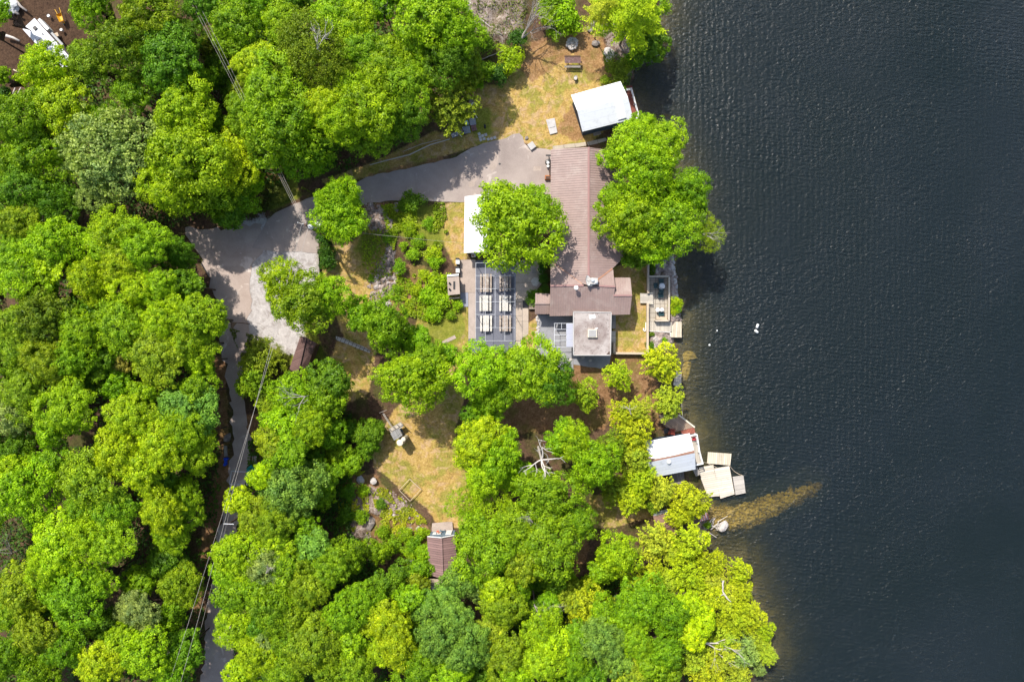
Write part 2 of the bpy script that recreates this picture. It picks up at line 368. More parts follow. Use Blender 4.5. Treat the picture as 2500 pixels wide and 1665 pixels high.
ZONES = {
 'lawn': [[(1140, 250), (1170, 205), (1230, 205), (1275, 140), (1310, 110), (1385, 66), (1440, 62), (1475, 100), (1480, 160), (1505, 200), (1560, 250), (1440, 350), (1340, 368),
           (1270, 345), (1170, 355), (1000, 408), (905, 432), (800, 455), (780, 440), (900, 400), (960, 370), (1060, 320), (1140, 330)],
          [(840, 600), (925, 540), (960, 600), (938, 700), (930, 760), (900, 830), (840, 830), (790, 700), (780, 600)],
          [(1020, 760), (1060, 745), (1140, 700), (1150, 880), (1085, 940), (1000, 850)],
          [(1075, 500), (1140, 490), (1140, 640), (1110, 650), (1085, 600), (1060, 560)],
          [(925, 1070), (960, 1000), (1090, 900), (1150, 920), (1110, 1050), (1120, 1130), (1170, 1200), (1130, 1290), (1070, 1290), (1040, 1240), (1000, 1215), (950, 1170), (912, 1140), (908, 1110)],
          [(1496, 650), (1582, 640), (1584, 866), (1496, 866)], [(1285, 790), (1320, 770), (1315, 870), (1270, 870), (1283, 830)],
          [(820, 830), (920, 830), (900, 960), (840, 990), (800, 900)],
          [(1440, 1210), (1600, 1200), (1600, 1260), (1500, 1290), (1420, 1290)]],
 'green': [[(940, 500), (1060, 500), (1085, 560), (1085, 610), (1010, 600), (950, 560)], [(1040, 760), (1125, 740), (1140, 800), (1100, 870), (1040, 840)],
           [(1090, 270), (1200, 260), (1200, 330), (1100, 325)], [(700, 615), (775, 622), (775, 680), (720, 680)], [(640, 440), (720, 430), (740, 480), (660, 520)],
           [(880, 570), (940, 560), (900, 640), (860, 610)], [(1150, 20), (1230, 0), (1230, 80), (1190, 100)], [(690, 700), (740, 690), (800, 900), (640, 900), (640, 850)]],
 'gravel': [LOT, [(1190, -20), (1140, 0), (1150, 60), (1200, 60)]],
 'orange': [[(1370, 870), (1590, 866), (1620, 1000), (1600, 1060), (1500, 1040), (1440, 960), (1380, 1000)], [(1355, 320), (1400, 250), (1435, 340), (1400, 348)],
            [(1280, 110), (1400, 60), (1470, 70), (1500, 190), (1440, 200), (1400, 130), (1300, 200), (1270, 170)], [(1290, 1280), (1440, 1270), (1440, 1340), (1400, 1440), (1350, 1400)],
            [(630, 420), (700, 420), (740, 470), (650, 500)], [(590, 1010), (660, 1010), (640, 1100), (610, 1080)],
            [(820, 1150), (920, 1160), (960, 1220), (1060, 1300), (1050, 1390), (980, 1380), (900, 1300), (830, 1300)], [(880, 490), (960, 495), (940, 560), (890, 560)],
            [(950, 640), (1040, 650), (1050, 740), (960, 780), (940, 700)], [(1180, 960), (1500, 960), (1480, 1050), (1200, 1060)], [(610, 1110), (650, 1110), (620, 1200), (600, 1200)],
            [(470, 860), (550, 870), (560, 1100), (560, 1200), (500, 1400), (470, 1650), (440, 1650), (500, 1250), (540, 1100)], [(1085, 395), (900, 440), (900, 425), (1080, 380)]],
 'rock': [[(890, 490), (925, 505), (958, 540), (968, 600), (958, 680), (950, 760), (905, 760), (900, 690), (915, 640), (940, 600), (905, 560), (880, 520)],
          [(835, 1240), (905, 1180), (950, 1200), (1010, 1240), (1000, 1280), (900, 1260), (900, 1330), (840, 1310)], [(1140, -20), (1290, -20), (1280, 100), (1220, 110), (1150, 80)],
          [(1580, 640), (1650, 600), (1662, 780), (1650, 850), (1585, 860)], [(1440, 0), (1560, 60), (1560, 170), (1530, 200), (1490, 140)], [(1690, 1230), (1740, 1290), (1720, 1340), (1680, 1300)]],
 'soil': [[(-40, 60), (90, -30), (200, -20), (250, 40), (275, 110), (200, 140), (60, 130), (40, 260), (-40, 260)]],
}
BAR = [(1722, 1262), (1730, 1235), (1790, 1240), (1860, 1222), (1930, 1202), (1985, 1180), (2010, 1188), (2000, 1212), (1940, 1240), (1880, 1270), (1840, 1288), (1780, 1298), (1735, 1290)]
def make_ground():
    def axis(lo, hi, step, far):
        a = np.arange(lo, hi + step, step); out = []; d = step; x = hi
        while x < far: d *= 1.5; x += d; out.append(x)
        return np.concatenate([-(np.array(out[::-1]) - hi) + lo, a, np.array(out)])
    xs = axis(-80, 80, .36, 1500); ys = axis(-55, 55, .36, 1500)
    X, Y = np.meshgrid(xs, ys)
    d = np.where(inside(X, Y, land_poly), 1, -1) * seg_dist(X, Y, shore_w, closed=False)
    jit = (vnoise(X, Y, .9, 1) - .5) * 1.0 + (vnoise(X, Y, 2.3, 2) - .5) * .5
    de = d + jit
    Z = np.where(de > 0, np.minimum(0, WATER + de * .9), WATER + np.maximum(-6.5, -.12 + de * .30))
    Z = np.minimum(Z, 0)
    b = sdf(X, Y, wpoly(BAR, -1.8)); Z = np.where((b > -2.2) & (d < .5), np.maximum(Z, -1.62 - np.maximum(0, .8 - b) * .3 - np.clip((X - 27) * .055, 0, .9) + (vnoise(X, Y, 1.7, 3) - .5) * .35), Z)
    flatd = np.minimum(sdf(X, Y, wpoly(ROAD)) * -1, np.minimum(-sdf(X, Y, wpoly(DRIVE_A)), -sdf(X, Y, wpoly(DRIVE_B))))
    built = -sdf(X, Y, wpoly([(1050, 330), (1600, 180), (1600, 900), (1120, 900), (1060, 640)]))
    flatd = np.minimum(flatd, built); amp = np.clip(flatd / 4.0, 0, 1) * (d > 4)
    rk = np.max([np.clip(sdf(X, Y, wpoly(p)) / .8, 0, 1) for p in ZONES['rock']], axis=0)
    Z = Z + amp * (-(vnoise(X, Y, .12, 4)) * .5 - vnoise(X, Y, .9, 5) * .12) + amp * rk * (vnoise(X, Y, 1.1, 6) * .7 + vnoise(X, Y, 2.7, 8) * .3 - .1)
    ny, nx = X.shape
    verts = np.stack([X, Y, Z], -1).reshape(-1, 3)
    idx = np.arange(nx * ny).reshape(ny, nx)
    f = np.stack([idx[:-1, :-1], idx[:-1, 1:], idx[1:, 1:], idx[1:, :-1]], -1).reshape(-1, 4)
    me = bpy.data.meshes.new('ground'); me.vertices.add(len(verts)); me.vertices.foreach_set('co', verts.ravel().astype(np.float32))
    me.loops.add(f.size); me.loops.foreach_set('vertex_index', f.ravel().astype(np.int32))
    me.polygons.add(len(f)); me.polygons.foreach_set('loop_start', np.arange(0, f.size, 4, dtype=np.int32))
    me.update(calc_edges=True); me.shade_smooth()
    def attr(nm, val):
        a = me.attributes.new(nm, 'FLOAT', 'POINT'); a.data.foreach_set('value', val.ravel().astype(np.float32))
    for nm, polys in ZONES.items():
        v = np.zeros(X.shape)
        for p in polys: v = np.maximum(v, np.clip(.5 + sdf(X, Y, wpoly(p)) / 2.4, 0, 1))
        attr(nm, v)
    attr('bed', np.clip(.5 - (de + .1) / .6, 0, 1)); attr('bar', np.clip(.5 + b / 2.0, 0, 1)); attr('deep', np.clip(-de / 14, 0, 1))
    o = bpy.data.objects.new('ground', me); COL.objects.link(o); tag(o, kind='structure')
    return (xs, ys, Z), o
GRID, ground = make_ground()
def gz(x, y):
    xs, ys, Z = GRID; i = int(np.clip(np.searchsorted(xs, x) - 1, 0, len(xs) - 2)); j = int(np.clip(np.searchsorted(ys, y) - 1, 0, len(ys) - 2))
    u = (x - xs[i]) / (xs[i + 1] - xs[i]); v = (y - ys[j]) / (ys[j + 1] - ys[j])
    return float(Z[j, i] * (1 - u) * (1 - v) + Z[j, i + 1] * u * (1 - v) + Z[j + 1, i] * (1 - u) * v + Z[j + 1, i + 1] * u * v)

def ground_material():
    k = NT('ground_cover_soil_and_grass'); v = k.geo()
    n1 = k.noise(v, .35, 6, .65, .5); n2 = k.noise(v, 1.5, 5, .75); n3 = k.noise(v, 4.5, 4, .75); n4 = k.noise(v, .9, 5, .65, .8)
    fine = k.math('ADD', k.math('MULTIPLY', n2, .45), k.math('MULTIPLY', n3, .55))
    def zone(nm, amp=.7, lo=.46, hi=.56):
        a = k.n('ShaderNodeAttribute', attribute_name=nm).outputs['Fac']
        w = k.math('ADD', a, k.math('MULTIPLY', k.math('SUBTRACT', k.math('ADD', k.math('MULTIPLY', n4, .6), k.math('MULTIPLY', fine, .4)), .5), amp))
        return k.ramp(w, [(lo, 0.0), (hi, 1.0)])
    litter = k.ramp(fine, [(.32, (.035, .022, .014)), (.48, (.095, .055, .035)), (.62, (.16, .10, .06)), (.72, (.26, .18, .12))])
    moss = k.ramp(fine, [(.35, (.03, .035, .008)), (.65, (.10, .11, .022))])
    col = k.mix(k.ramp(n1, [(.45, 0.0), (.6, .75)]), litter, moss)
    soil = k.ramp(fine, [(.35, (.022, .012, .008)), (.65, (.12, .07, .042))]); col = k.mix(zone('soil'), col, soil)
    dry = k.ramp(fine, [(.34, (.17, .11, .035)), (.5, (.41, .27, .08)), (.66, (.60, .43, .17))])
    pale = k.ramp(fine, [(.34, (.27, .165, .08)), (.66, (.64, .44, .24))])
    olive = k.ramp(fine, [(.34, (.13, .12, .02)), (.66, (.40, .36, .07))])
    dry = k.mix(k.ramp(n1, [(.46, 0.0), (.56, .9)]), dry, olive); dry = k.mix(k.ramp(n4, [(.50, 0.0), (.62, .9)]), dry, pale)
    col = k.mix(zone('lawn', .5), col, dry)
    orange = k.ramp(fine, [(.32, (.10, .05, .02)), (.5, (.26, .14, .065)), (.68, (.44, .27, .15)), (.76, (.58, .42, .28))])
    orange = k.mix(k.ramp(n1, [(.5, 0.0), (.62, .6)]), orange, k.ramp(fine, [(.3, (.08, .075, .012)), (.7, (.26, .22, .05))]))
    col = k.mix(k.math('MULTIPLY', zone('orange', .9), .82), col, orange)
    green = k.ramp(fine, [(.3, (.07, .10, .012)), (.5, (.17, .20, .02)), (.7, (.33, .34, .05))])
    col = k.mix(k.math('MULTIPLY', zone('green', 1.0, .44, .62), .85), col, green)
    gr = k.ramp(fine, [(.3, (.32, .29, .28)), (.6, (.56, .52, .50)), (.75, (.72, .68, .65))])
    gr = k.mix(k.ramp(n4, [(.50, 0.0), (.66, .75)]), gr, (.25, .21, .19)); gr = k.mix(k.ramp(k.noise(v, 1.4, 6, .75), [(.60, 0.0), (.68, .7)]), gr, (.20, .16, .10))
    col = k.mix(zone('gravel', 1.9, .36, .6), col, gr)
    rk = k.ramp(k.math('ADD', k.math('MULTIPLY', k.noise(v, .8, 6, .8, 1.5), .6), k.math('MULTIPLY', n3, .4)), [(.36, (.05, .04, .035)), (.46, (.17, .12, .09)), (.54, (.31, .25, .22)), (.64, (.56, .49, .45))])
    col = k.mix(k.math('MULTIPLY', zone('rock', 2.4, .60, .66), .9), col, rk)
    bedc = k.ramp(fine, [(.35, (.10, .075, .04)), (.6, (.24, .19, .10)), (.75, (.36, .29, .17))])
    bed = k.n('ShaderNodeAttribute', attribute_name='bed').outputs['Fac']; col = k.mix(bed, col, bedc)
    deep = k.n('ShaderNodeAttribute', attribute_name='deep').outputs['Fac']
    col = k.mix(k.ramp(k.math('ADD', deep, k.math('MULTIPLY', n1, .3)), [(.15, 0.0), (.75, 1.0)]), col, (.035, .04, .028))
    ed = k.voro(v, 1.9, 'Distance', 'DISTANCE_TO_EDGE'); vc = k.voro(v, 1.9, 'Color')
    st = k.mix(k.ramp(ed, [(.02, .8), (.12, 0.0)]), k.ramp(k.math('MULTIPLY', k.n_sep(vc), 1.0), [(0, (.42, .28, .09)), (1, (.72, .52, .20))]), (.12, .085, .03))
    bar = k.n('ShaderNodeAttribute', attribute_name='bar').outputs['Fac']
    bz = k.ramp(k.math('ADD', bar, k.math('MULTIPLY', k.math('SUBTRACT', n4, .5), 1.5)), [(.40, 0.0), (.62, .9)]); bz = k.math('MULTIPLY', bz, bed)
    col = k.mix(bz, col, st)
    k.bump(k.math('ADD', fine, k.math('MULTIPLY', k.math('MINIMUM', ed, .2), bz)), .55, .12)
    return k.base(col, .95, .15)
def _sep(s, c):
    nd = s.n('ShaderNodeSeparateColor'); s.l(c, nd.inputs[0]); return nd.outputs[0]
NT.n_sep = _sep
ground.data.materials.append(ground_material())

# water: a closed body with tinted, light-absorbing depth; the bed below is the ground itself
def water_material():
    k = NT('lake_water'); v = k.geo()
    mp = k.n('ShaderNodeMapping'); mp.inputs['Rotation'].default_value = (0, 0, R(14)); mp.inputs['Scale'].default_value = (1, 1.9, 1); k.l(v, mp.inputs[0])
    mq = k.n('ShaderNodeMapping'); mq.inputs['Rotation'].default_value = (0, 0, R(-70)); mq.inputs['Scale'].default_value = (1, 2.2, 1); k.l(v, mq.inputs[0])
    a = k.noise(mp.outputs[0], 1.35, 2, .45, .9); b = k.noise(mq.outputs[0], 1.15, 2, .45, .7)
    wv = k.n('ShaderNodeTexWave', wave_type='BANDS', bands_direction='Y'); wv.inputs['Scale'].default_value = .34; wv.inputs['Distortion'].default_value = 3.5
    wv.inputs['Detail'].default_value = 3; wv.inputs['Detail Scale'].default_value = .7; k.l(mp.outputs[0], wv.inputs['Vector'])
    w2 = k.n('ShaderNodeTexWave', wave_type='BANDS', bands_direction='X'); w2.inputs['Scale'].default_value = .42; w2.inputs['Distortion'].default_value = 4
    w2.inputs['Detail'].default_value = 3; w2.inputs['Detail Scale'].default_value = .6; k.l(v, w2.inputs['Vector'])
    patch = k.ramp(k.noise(v, .03, 3, .5), [(.4, .25), (.62, 1.0)]); patch2 = k.ramp(k.noise(v, .045, 2, .5, .5), [(.4, 1.0), (.6, .25)])
    h = k.math('ADD', k.math('MULTIPLY', k.math('ADD', a, b), .8), k.math('ADD', k.math('MULTIPLY', k.math('MULTIPLY', wv.outputs[1], patch), .17), k.math('MULTIPLY', k.math('MULTIPLY', w2.outputs[1], patch2), .13)))
    bp = k.n('ShaderNodeBump'); bp.inputs['Strength'].default_value = 1.0; bp.inputs['Distance'].default_value = .21; k.l(h, bp.inputs['Height']); k.l(k.ramp(k.noise(v, .05, 4, .6, 1.2), [(.36, .45), (.6, 1.0)]), bp.inputs['Strength'])
    gl = k.n('ShaderNodeBsdfGlossy'); k.l(k.ramp(k.noise(v, .02, 3, .55, .8), [(.4, .42), (.62, .34)]), gl.inputs['Roughness']); gl.inputs['Color'].default_value = (1, 1, 1, 1); k.l(bp.outputs[0], gl.inputs['Normal'])
    fr = k.n('ShaderNodeFresnel'); fr.inputs['IOR'].default_value = 1.33; k.l(bp.outputs[0], fr.inputs['Normal'])
    tp = k.n('ShaderNodeBsdfTransparent'); df = k.n('ShaderNodeBsdfDiffuse'); k.l(k.ramp(k.noise(v, .018, 4, .55, 1.5), [(.36, (.055, .105, .115)), (.64, (.085, .135, .165))]), df.inputs[0]); k.l(bp.outputs[0], df.inputs['Normal'])
    m1 = k.n('ShaderNodeMixShader'); m1.inputs[0].default_value = .115; k.l(tp.outputs[0], m1.inputs[1]); k.l(df.outputs[0], m1.inputs[2])
    m2 = k.n('ShaderNodeMixShader'); k.l(fr.outputs[0], m2.inputs[0]); k.l(m1.outputs[0], m2.inputs[1]); k.l(gl.outputs[0], m2.inputs[2])
    k.l(m2.outputs[0], k.out.inputs[0])
    ab = k.n('ShaderNodeVolumeAbsorption'); ab.inputs[0].default_value = (.62, .60, .12, 1); ab.inputs[1].default_value = 1.3; k.l(ab.outputs[0], k.out.inputs[1])
    return k.m
wm = MB().box((730, 0, (WATER - 12) / 2), (1470, 2800, 12 + WATER))
wo = wm.build('lake_water', water_material()); tag(wo, kind='structure')
# ------------------------------------------------------------------ roads and paving
def sheet(name, pts, z, mat, jit=0.0, seed=0):
    w = PL(pts, z); out = []
    rng = random.Random(seed)
    for i, p in enumerate(w):
        q = w[(i + 1) % len(w)]; n = max(1, int((q - p).length / .7)) if jit else 1
        for j in range(n):
            c = p.lerp(q, j / n)
            if jit and j: c = c + Vector((rng.uniform(-jit, jit), rng.uniform(-jit, jit), 0))
            out.append(c)
    o = MB().sheet(out, z).build(name, mat); return tag(o, kind='structure')
sheet('road', ROAD, .030, M['asphalt_old'], .38, 1)
sheet('parking_pad', DRIVE_A, .038, M['asphalt'], .06, 2)
sheet('driveway', DRIVE_B, .034, M['asphalt'], .12, 3)
sheet('driveway_patch', [(1204, 376), (1212, 372), (1217, 380), (1216, 396), (1210, 414), (1200, 419), (1195, 412), (1198, 398)], .040, M['concrete'], .05, 4)
sheet('driveway_patch', [(1143, 446), (1160, 436), (1176, 430), (1160, 444), (1158, 456), (1146, 458)], .040, M['concrete'], .06, 5)
sheet('driveway_patch', [(1303, 407), (1322, 406), (1321, 417), (1302, 418)], .040, M['concrete'], .06, 6)
tag(MB().sheet([P(1220 + 3 * math.cos(t), 401 + 2.4 * math.sin(t)) for t in [i * .6 for i in range(10)]], .045).build('drain_cover', M['black']),
    'small round black drain cover set in the driveway asphalt', 'drain cover')
sheet('patio_paving', [(1124, 634), (1161, 634), (1161, 714), (1143, 714), (1124, 714)], .040, M['concrete'])
sheet('footpath', [(1143.5, 714.5), (1161, 714.5), (1161, 827), (1143.5, 827)], .040, mat_concrete('long_concrete_strip', (.42, .35, .31), (8.8, 40), 0))
sheet('dining_court', [(1161.5, 636), (1259, 636), (1259, 862), (1143.5, 862), (1143.5, 828), (1161.5, 828)], .044, M['court'])
sheet('footpath', [(1259.5, 636), (1326, 636), (1324, 690), (1290, 735), (1290, 815), (1284, 822), (1276, 823), (1272, 846), (1262, 854), (1259.5, 854)], .040, M['concrete_path'])
sheet('gravel_yard', [(1312, 768), (1400, 768), (1400, 905), (1340, 905), (1318, 858), (1310, 840), (1311, 800)], .040, M['gravel_yard'], .05, 7)
sheet('gravel_yard', [(1400, 868), (1492, 866), (1488, 888), (1468, 900), (1400, 890)], .042, M['gravel_yard'], .05, 8)
sheet('blue_paving_pad', [(1124, 714.5), (1143, 714.5), (1143, 749), (1124, 749)], .052, M['blue_pad'])
sheet('stone_footpath', [(1349, 357), (1400, 351), (1430, 347), (1432, 356), (1400, 361), (1350, 366)], .036, mat_concrete('flagstone_path', (.44, .38, .30), (1.5, 50), R(8)), .04, 10)
sheet('stone_footpath', [(1432, 348), (1460, 341), (1478, 337), (1484, 343), (1462, 350), (1436, 356)], .036, mat_concrete('flagstone_path_shaded', (.40, .37, .31), (1.2, 50), R(12)), .06, 11)
sheet('stone_footpath', [(820, 821), (836, 824), (862, 836), (888, 846), (905, 856), (903, 862), (884, 855), (860, 845), (836, 836), (820, 831)], .04,
      mat_concrete('cobbled_path', (.50, .46, .41), (.55, .55), R(-25), (.16, .12, .09), .08), .03, 12)
sheet('stone_footpath', [(1079, 834), (1110, 818), (1114, 826), (1082, 841)], .04, M['concrete'], .05, 13)
sheet('concrete_apron', [(1055, 1277), (1104, 1273), (1108, 1305), (1054, 1306)], .04, M['concrete'], .05, 14)

# ------------------------------------------------------------------ roofs and buildings
def ribbed(mb, pts, direction, spacing, w=.06, h=.05, t=.14):
    """planar roof polygon (3-D) with raised ribs running along direction (XY)"""
    mb.slab(pts, t); d = Vector((direction[0], direction[1])).normalized(); e = Vector((-d.y, d.x))
    fn = plane(*[Vector(p) for p in pts[:3]])
    q = [(Vector((p[0], p[1])).dot(e), Vector((p[0], p[1])).dot(d)) for p in pts]
    u0, u1 = min(a for a, b in q), max(a for a, b in q); u = u0 + spacing * .5
    while u < u1:
        cut = []
        for i in range(len(q)):
            (a0, b0), (a1, b1) = q[i], q[(i + 1) % len(q)]
            if (a0 > u) != (a1 > u): cut.append(b0 + (u - a0) / (a1 - a0) * (b1 - b0))
        cut.sort()
        for i in range(0, len(cut) - 1, 2):
            A = e * u + d * (cut[i] + .02); B = e * u + d * (cut[i + 1] - .02)
            if (B - A).length > .1:
                mb.bar(Vector((A.x, A.y, fn(A.x, A.y) + h / 2 - .004)), Vector((B.x, B.y, fn(B.x, B.y) + h / 2 - .004)), w, h)
        u += spacing
    return mb
def walls(name, outline_px, z_eave, ztop, parent, mat, inset=.35, z0=0.0):
    pts = [Vector((p.x, p.y)) for p in PL(outline_px, z_eave)]
    c = sum(pts, Vector((0, 0))) / len(pts)
    q = [p + (c - p).normalized() * inset * 1.3 for p in pts]
    return MB().prism([(p.x, p.y) for p in q], z0, ztop).build(name, mat, parent)
def gable_walls(corners, ridge, z0, parent, mat, name='wall', inset=.3):
    """closed solid under a gable: corners = 4 eave points (a0,a1 on one side, b1,b0 on the other), ridge = (r0, r1)"""
    c = sum(corners, Vector()) / 4
    ins = lambda p, dz=0: Vector((p.x + (c.x - p.x) * inset / (Vector((c.x - p.x, c.y - p.y)).length), p.y + (c.y - p.y) * inset / (Vector((c.x - p.x, c.y - p.y)).length), p.z - .17 + dz))
    e = [ins(p) for p in corners]; r = [ins(ridge[0], -.05), ins(ridge[1], -.05)]
    b = [Vector((p.x, p.y, z0)) for p in e]
    v = b + e + r   # 0-3 base, 4-7 eaves, 8,9 ridge ; order a0,a1,b1,b0
    f = [(0, 1, 5, 4), (2, 3, 7, 6), (1, 2, 6, 9, 5), (3, 0, 4, 8, 7), (4, 5, 9, 8), (8, 9, 6, 7)]
    return MB().add(v, f).build(name, mat, parent)

# the lodge
lodge = thing('lodge', 'long main lodge with a mauve metal gable roof, right of the dining court', 'building', P(1437, 530))
ZE, ZR = 3.2, 4.55
A = P(1345, 365, ZE); R1 = P(1437, 360, ZR); R2 = P(1437, 697, ZR)
fW = plane(A, R1, R2); fE = plane(R1, R2, P(1522, 500, ZE))
Sw, Se = P(1342, 772, ZE), P(1538, 768, ZE); RW = P(1344, 698, ZR); RE = P(1502, 700, ZR)
fS = plane(RW, RE, P(1440, 770, ZE)); fN = plane(RW, RE, P(1344, 637, ZE))
rb = MB()
ribbed(rb, [A, R1, P(1437, 697, ZR), onp(1420, 692, fW), onp(1344, 637, fW)], (1, 0), .31)
ribbed(rb, [R1, onp(1491, 368, fE), onp(1493, 412, fE), onp(1522, 417, fE), onp(1520, 632, fE), onp(1496, 655, fE), P(1438, 697, ZR)], (1, 0), .31)
ribbed(rb, [onp(1344, 637, fN), onp(1422, 695, fN), RW], (0, 1), .31)
ribbed(rb, [onp(1496, 655, fN), RE, onp(1446, 697, fN)], (0, 1), .31)
ribbed(rb, [RW, RE, onp(1499, 722, fS), onp(1543, 722, fS), onp(1538, 768, fS), onp(1342, 772, fS)], (0, 1), .31)
zan = onp(1520, 722, fS).z; an = [P(1499, 678, 3.25), P(1539, 678, 3.25), onp(1543, 721.5, fS), onp(1498, 721.5, fS)]
ribbed(rb, an, (0, 1), .31)
roof = rb.build('roof', M['roof'], lodge)
cap = MB(); up = Vector((0, 0, .05))
cap.bar(R1 + up, P(1437, 690, ZR) + up, .26, .09)
cap.bar(RW + up, P(1425, 697, ZR) + up, .22, .08).bar(P(1462, 698, ZR) + up, RE + up, .22, .08)
cap.bar(an[2] + up, an[3] + up, .2, .08)
cap.build('ridge_cap', mat_plain('rosy_ridge_metal', (.33, .19, .175), .4, .08, 1), roof)
v1 = MB(); v1.bar(onp(1345, 638, fW) + up, onp(1421, 694, fW) + up, .14, .06); v1.bar(onp(1495, 656, fE) + up, onp(1450, 690, fE) + up, .16, .06)
v1.build('valley_flashing', mat_plain('rust_orange_flashing', (.42, .22, .14), .5, .1, 1), roof)
wb = MB(); wb.prism([(p.x, p.y) for p in (P(1350, 371, ZE), P(1485, 372, ZE), P(1485, 420, ZE), P(1513, 423, ZE), P(1512, 626, ZE), P(1492, 650, ZE), P(1492, 760, ZE), P(1350, 764, ZE))], 0, 3.0)
wb.prism([(p.x, p.y) for p in (P(1493, 686, ZE), P(1532, 686, ZE), P(1531, 760, ZE), P(1493, 760, ZE))], 0, 3.0)
wb.build('wall', M['wall'], lodge)
def gtri(a, b, c, thick):
    d = Vector(thick); MB().add([a, b, c, a + d, b + d, c + d], [(0, 1, 2), (5, 4, 3), (0, 3, 4, 1), (1, 4, 5, 2), (2, 5, 3, 0)]).build('gable_wall', M['wall'], lodge)
gtri(A + Vector((.5, -.45, -.25)), P(1491, 368, 3.7) + Vector((-.3, -.4, -.35)), R1 + Vector((0, -.45, -.25)), (0, -.12, 0))
gtri(Sw + Vector((.4, .3, -.25)), P(1344, 637, ZE) + Vector((.4, -.3, -.25)), RW + Vector((.4, 0, -.3)), (.12, 0, 0))
vs = MB().tube([onp(1483, 405, fE) - Vector((0, 0, .1)), onp(1483, 405, fE) + Vector((0, 0, .45))], .12, 10)
vs.tube([onp(1483, 405, fE) + Vector((0, 0, .42)), onp(1483, 405, fE) + Vector((0, 0, .55))], .2, 10); vs.build('vent_pipe', M['offwhite'], roof)
b0 = onp(1405, 704, fS)
MB().tube([b0 - Vector((0, 0, .1)), b0 + Vector((0, 0, .8))], .11, 10).lathe(b0 + Vector((0, 0, .8)), [(.2, 0), (.3, .08), (.26, .2), (.02, .26)], 14).build('flue_pipe', M['white'], roof)
ch = thing('satellite_dish', 'white satellite dish beside a pale chimney stack on the ridge crossing of the lodge', 'satellite dish', P(1436, 688, ZR))
dish = MB(); c0 = P(1434, 686, ZR + .55)
tilt = Matrix.Rotation(R(25), 3, 'Y') @ Matrix.Rotation(R(-10), 3, 'X'); vv = []; ff = []
for i, (r, z) in enumerate([(.02, 0), (.28, .02), (.5, .08), (.66, .17), (.68, .19)]):
    for j in range(18): t = j * math.pi / 9; vv.append(c0 + tilt @ Vector((r * .55 * math.cos(t), r * 1.0 * math.sin(t), z)))
for i in range(4):
    for j in range(18): q = (j + 1) % 18; ff.append((i * 18 + j, i * 18 + q, (i + 1) * 18 + q, (i + 1) * 18 + j)); ff.append((i * 18 + j, (i + 1) * 18 + j, (i + 1) * 18 + q, i * 18 + q))
dish.add(vv, ff).build('dish', M['white'], ch)
MB().bar(P(1436, 688, ZR - .1), c0, .08).bar(c0, c0 + Vector((.5, .1, .45)), .04).build('mast', M['grey_metal'], ch)
cs = thing('chimney_stack', 'pale square chimney stack rising where the two lodge ridges meet', 'chimney', P(1449, 689, ZR))
MB().box(P(1449, 687, ZR + .25), (1.0, .8, .9)).build('stack', M['concrete_slab'], cs, bevel=.03)
MB().lathe(P(1447, 684, ZR + .7), [(.16, 0), (.16, .2), (.24, .22), (.02, .32)], 10).lathe(P(1455, 689, ZR + .7), [(.13, 0), (.13, .25), (.2, .27), (.02, .36)], 10).build('chimney_pot', M['silver'], cs)
MB().box(P(1446, 694, ZR + .35), (.9, .35, .25), .3).build('flashing', M['grey_metal'], cs)
# west porch annex of the lodge
pa = thing('porch', 'small gabled mauve porch on the west side of the lodge wing', 'porch', P(1325, 741))
pr = MB(); Zp, Zq = 2.6, 3.15
ribbed(pr, [P(1343, 741, Zq), P(1307, 741, Zq), P(1307, 716, Zp), P(1343, 717, Zp)], (0, 1), .31); ribbed(pr, [P(1306, 741, Zq), P(1342.5, 741, Zq), P(1342, 767, Zp), P(1306, 767, Zp)], (0, 1), .31)
pr.bar(P(1306, 741, Zq + .06), P(1342, 741, Zq + .06), .18, .07).build('roof', M['roof'], pa)
MB().prism([(p.x, p.y) for p in PL([(1311, 720), (1346, 720), (1346, 763), (1311, 763)], Zp)], 0, 2.45).build('wall', M['wall'], pa)
en = thing('entry_step', 'boarded entry landing with dark edging and a black mat at the lodge porch', 'steps', P(1297, 742))
MB().box(P(1299, 742, .15), (.85, 1.25, .26)).build('landing', M['tan_wood'], en)
for yy in (731, 754): MB().bar(P(1291, yy, .3), P(1307, yy, .3), .08, .5).build('edging', M['grey_wood'], en)
tag(MB().box(P(1283, 743, .065), (.75, 1.0, .04)).build('door_mat', M['black']), 'black square door mat lying on the path before the porch landing', 'mat')

# flat-roofed building
fb = thing('flat_roof_building', 'square building with a pale gravelled flat roof and a central skylight, south of the lodge', 'building', P(1446, 815))
fr_ = PL([(1400, 761), (1492, 763), (1490, 867), (1400, 867)], 3.7)
rf = MB().slab(fr_, .25).build('roof', M['flat_roof'], fb)
kb = MB()
for i in range(4):
    a, b = fr_[i], fr_[(i + 1) % 4]; kb.bar(a + Vector((0, 0, .03)), b + Vector((0, 0, .03)), .12, .10)
kb.build('roof_edge', M['concrete_slab'], rf)
MB().prism([(p.x, p.y) for p in PL([(1405, 768), (1487, 768), (1485, 862), (1405, 862)], 3.7)], 0, 3.45).build('wall', M['wall'], fb)
sk = PL([(1436, 804), (1457, 804), (1458, 824), (1435, 824)], 4.1)
so = MB().prism([(p.x, p.y) for p in sk], 3.7, 4.08).build('skylight_curb', M['offwhite'], fb)
MB().prism([(p.x * 1.0, p.y) for p in PL([(1438, 806), (1455, 806), (1455.5, 822), (1437.5, 822)], 4.1)], 4.08, 4.16).build('skylight_glass', mat_plain('milky_skylight', (.36, .35, .34), .25, .12, 1.5, .5), fb)
for q in ((1446, 773), (1456, 802)):
    MB().box(P(q[0], q[1], 3.74), (.8 if q[1] < 790 else .4, .5 if q[1] < 790 else .12, .05), .2).build('roof_patch', M['white'], fb)
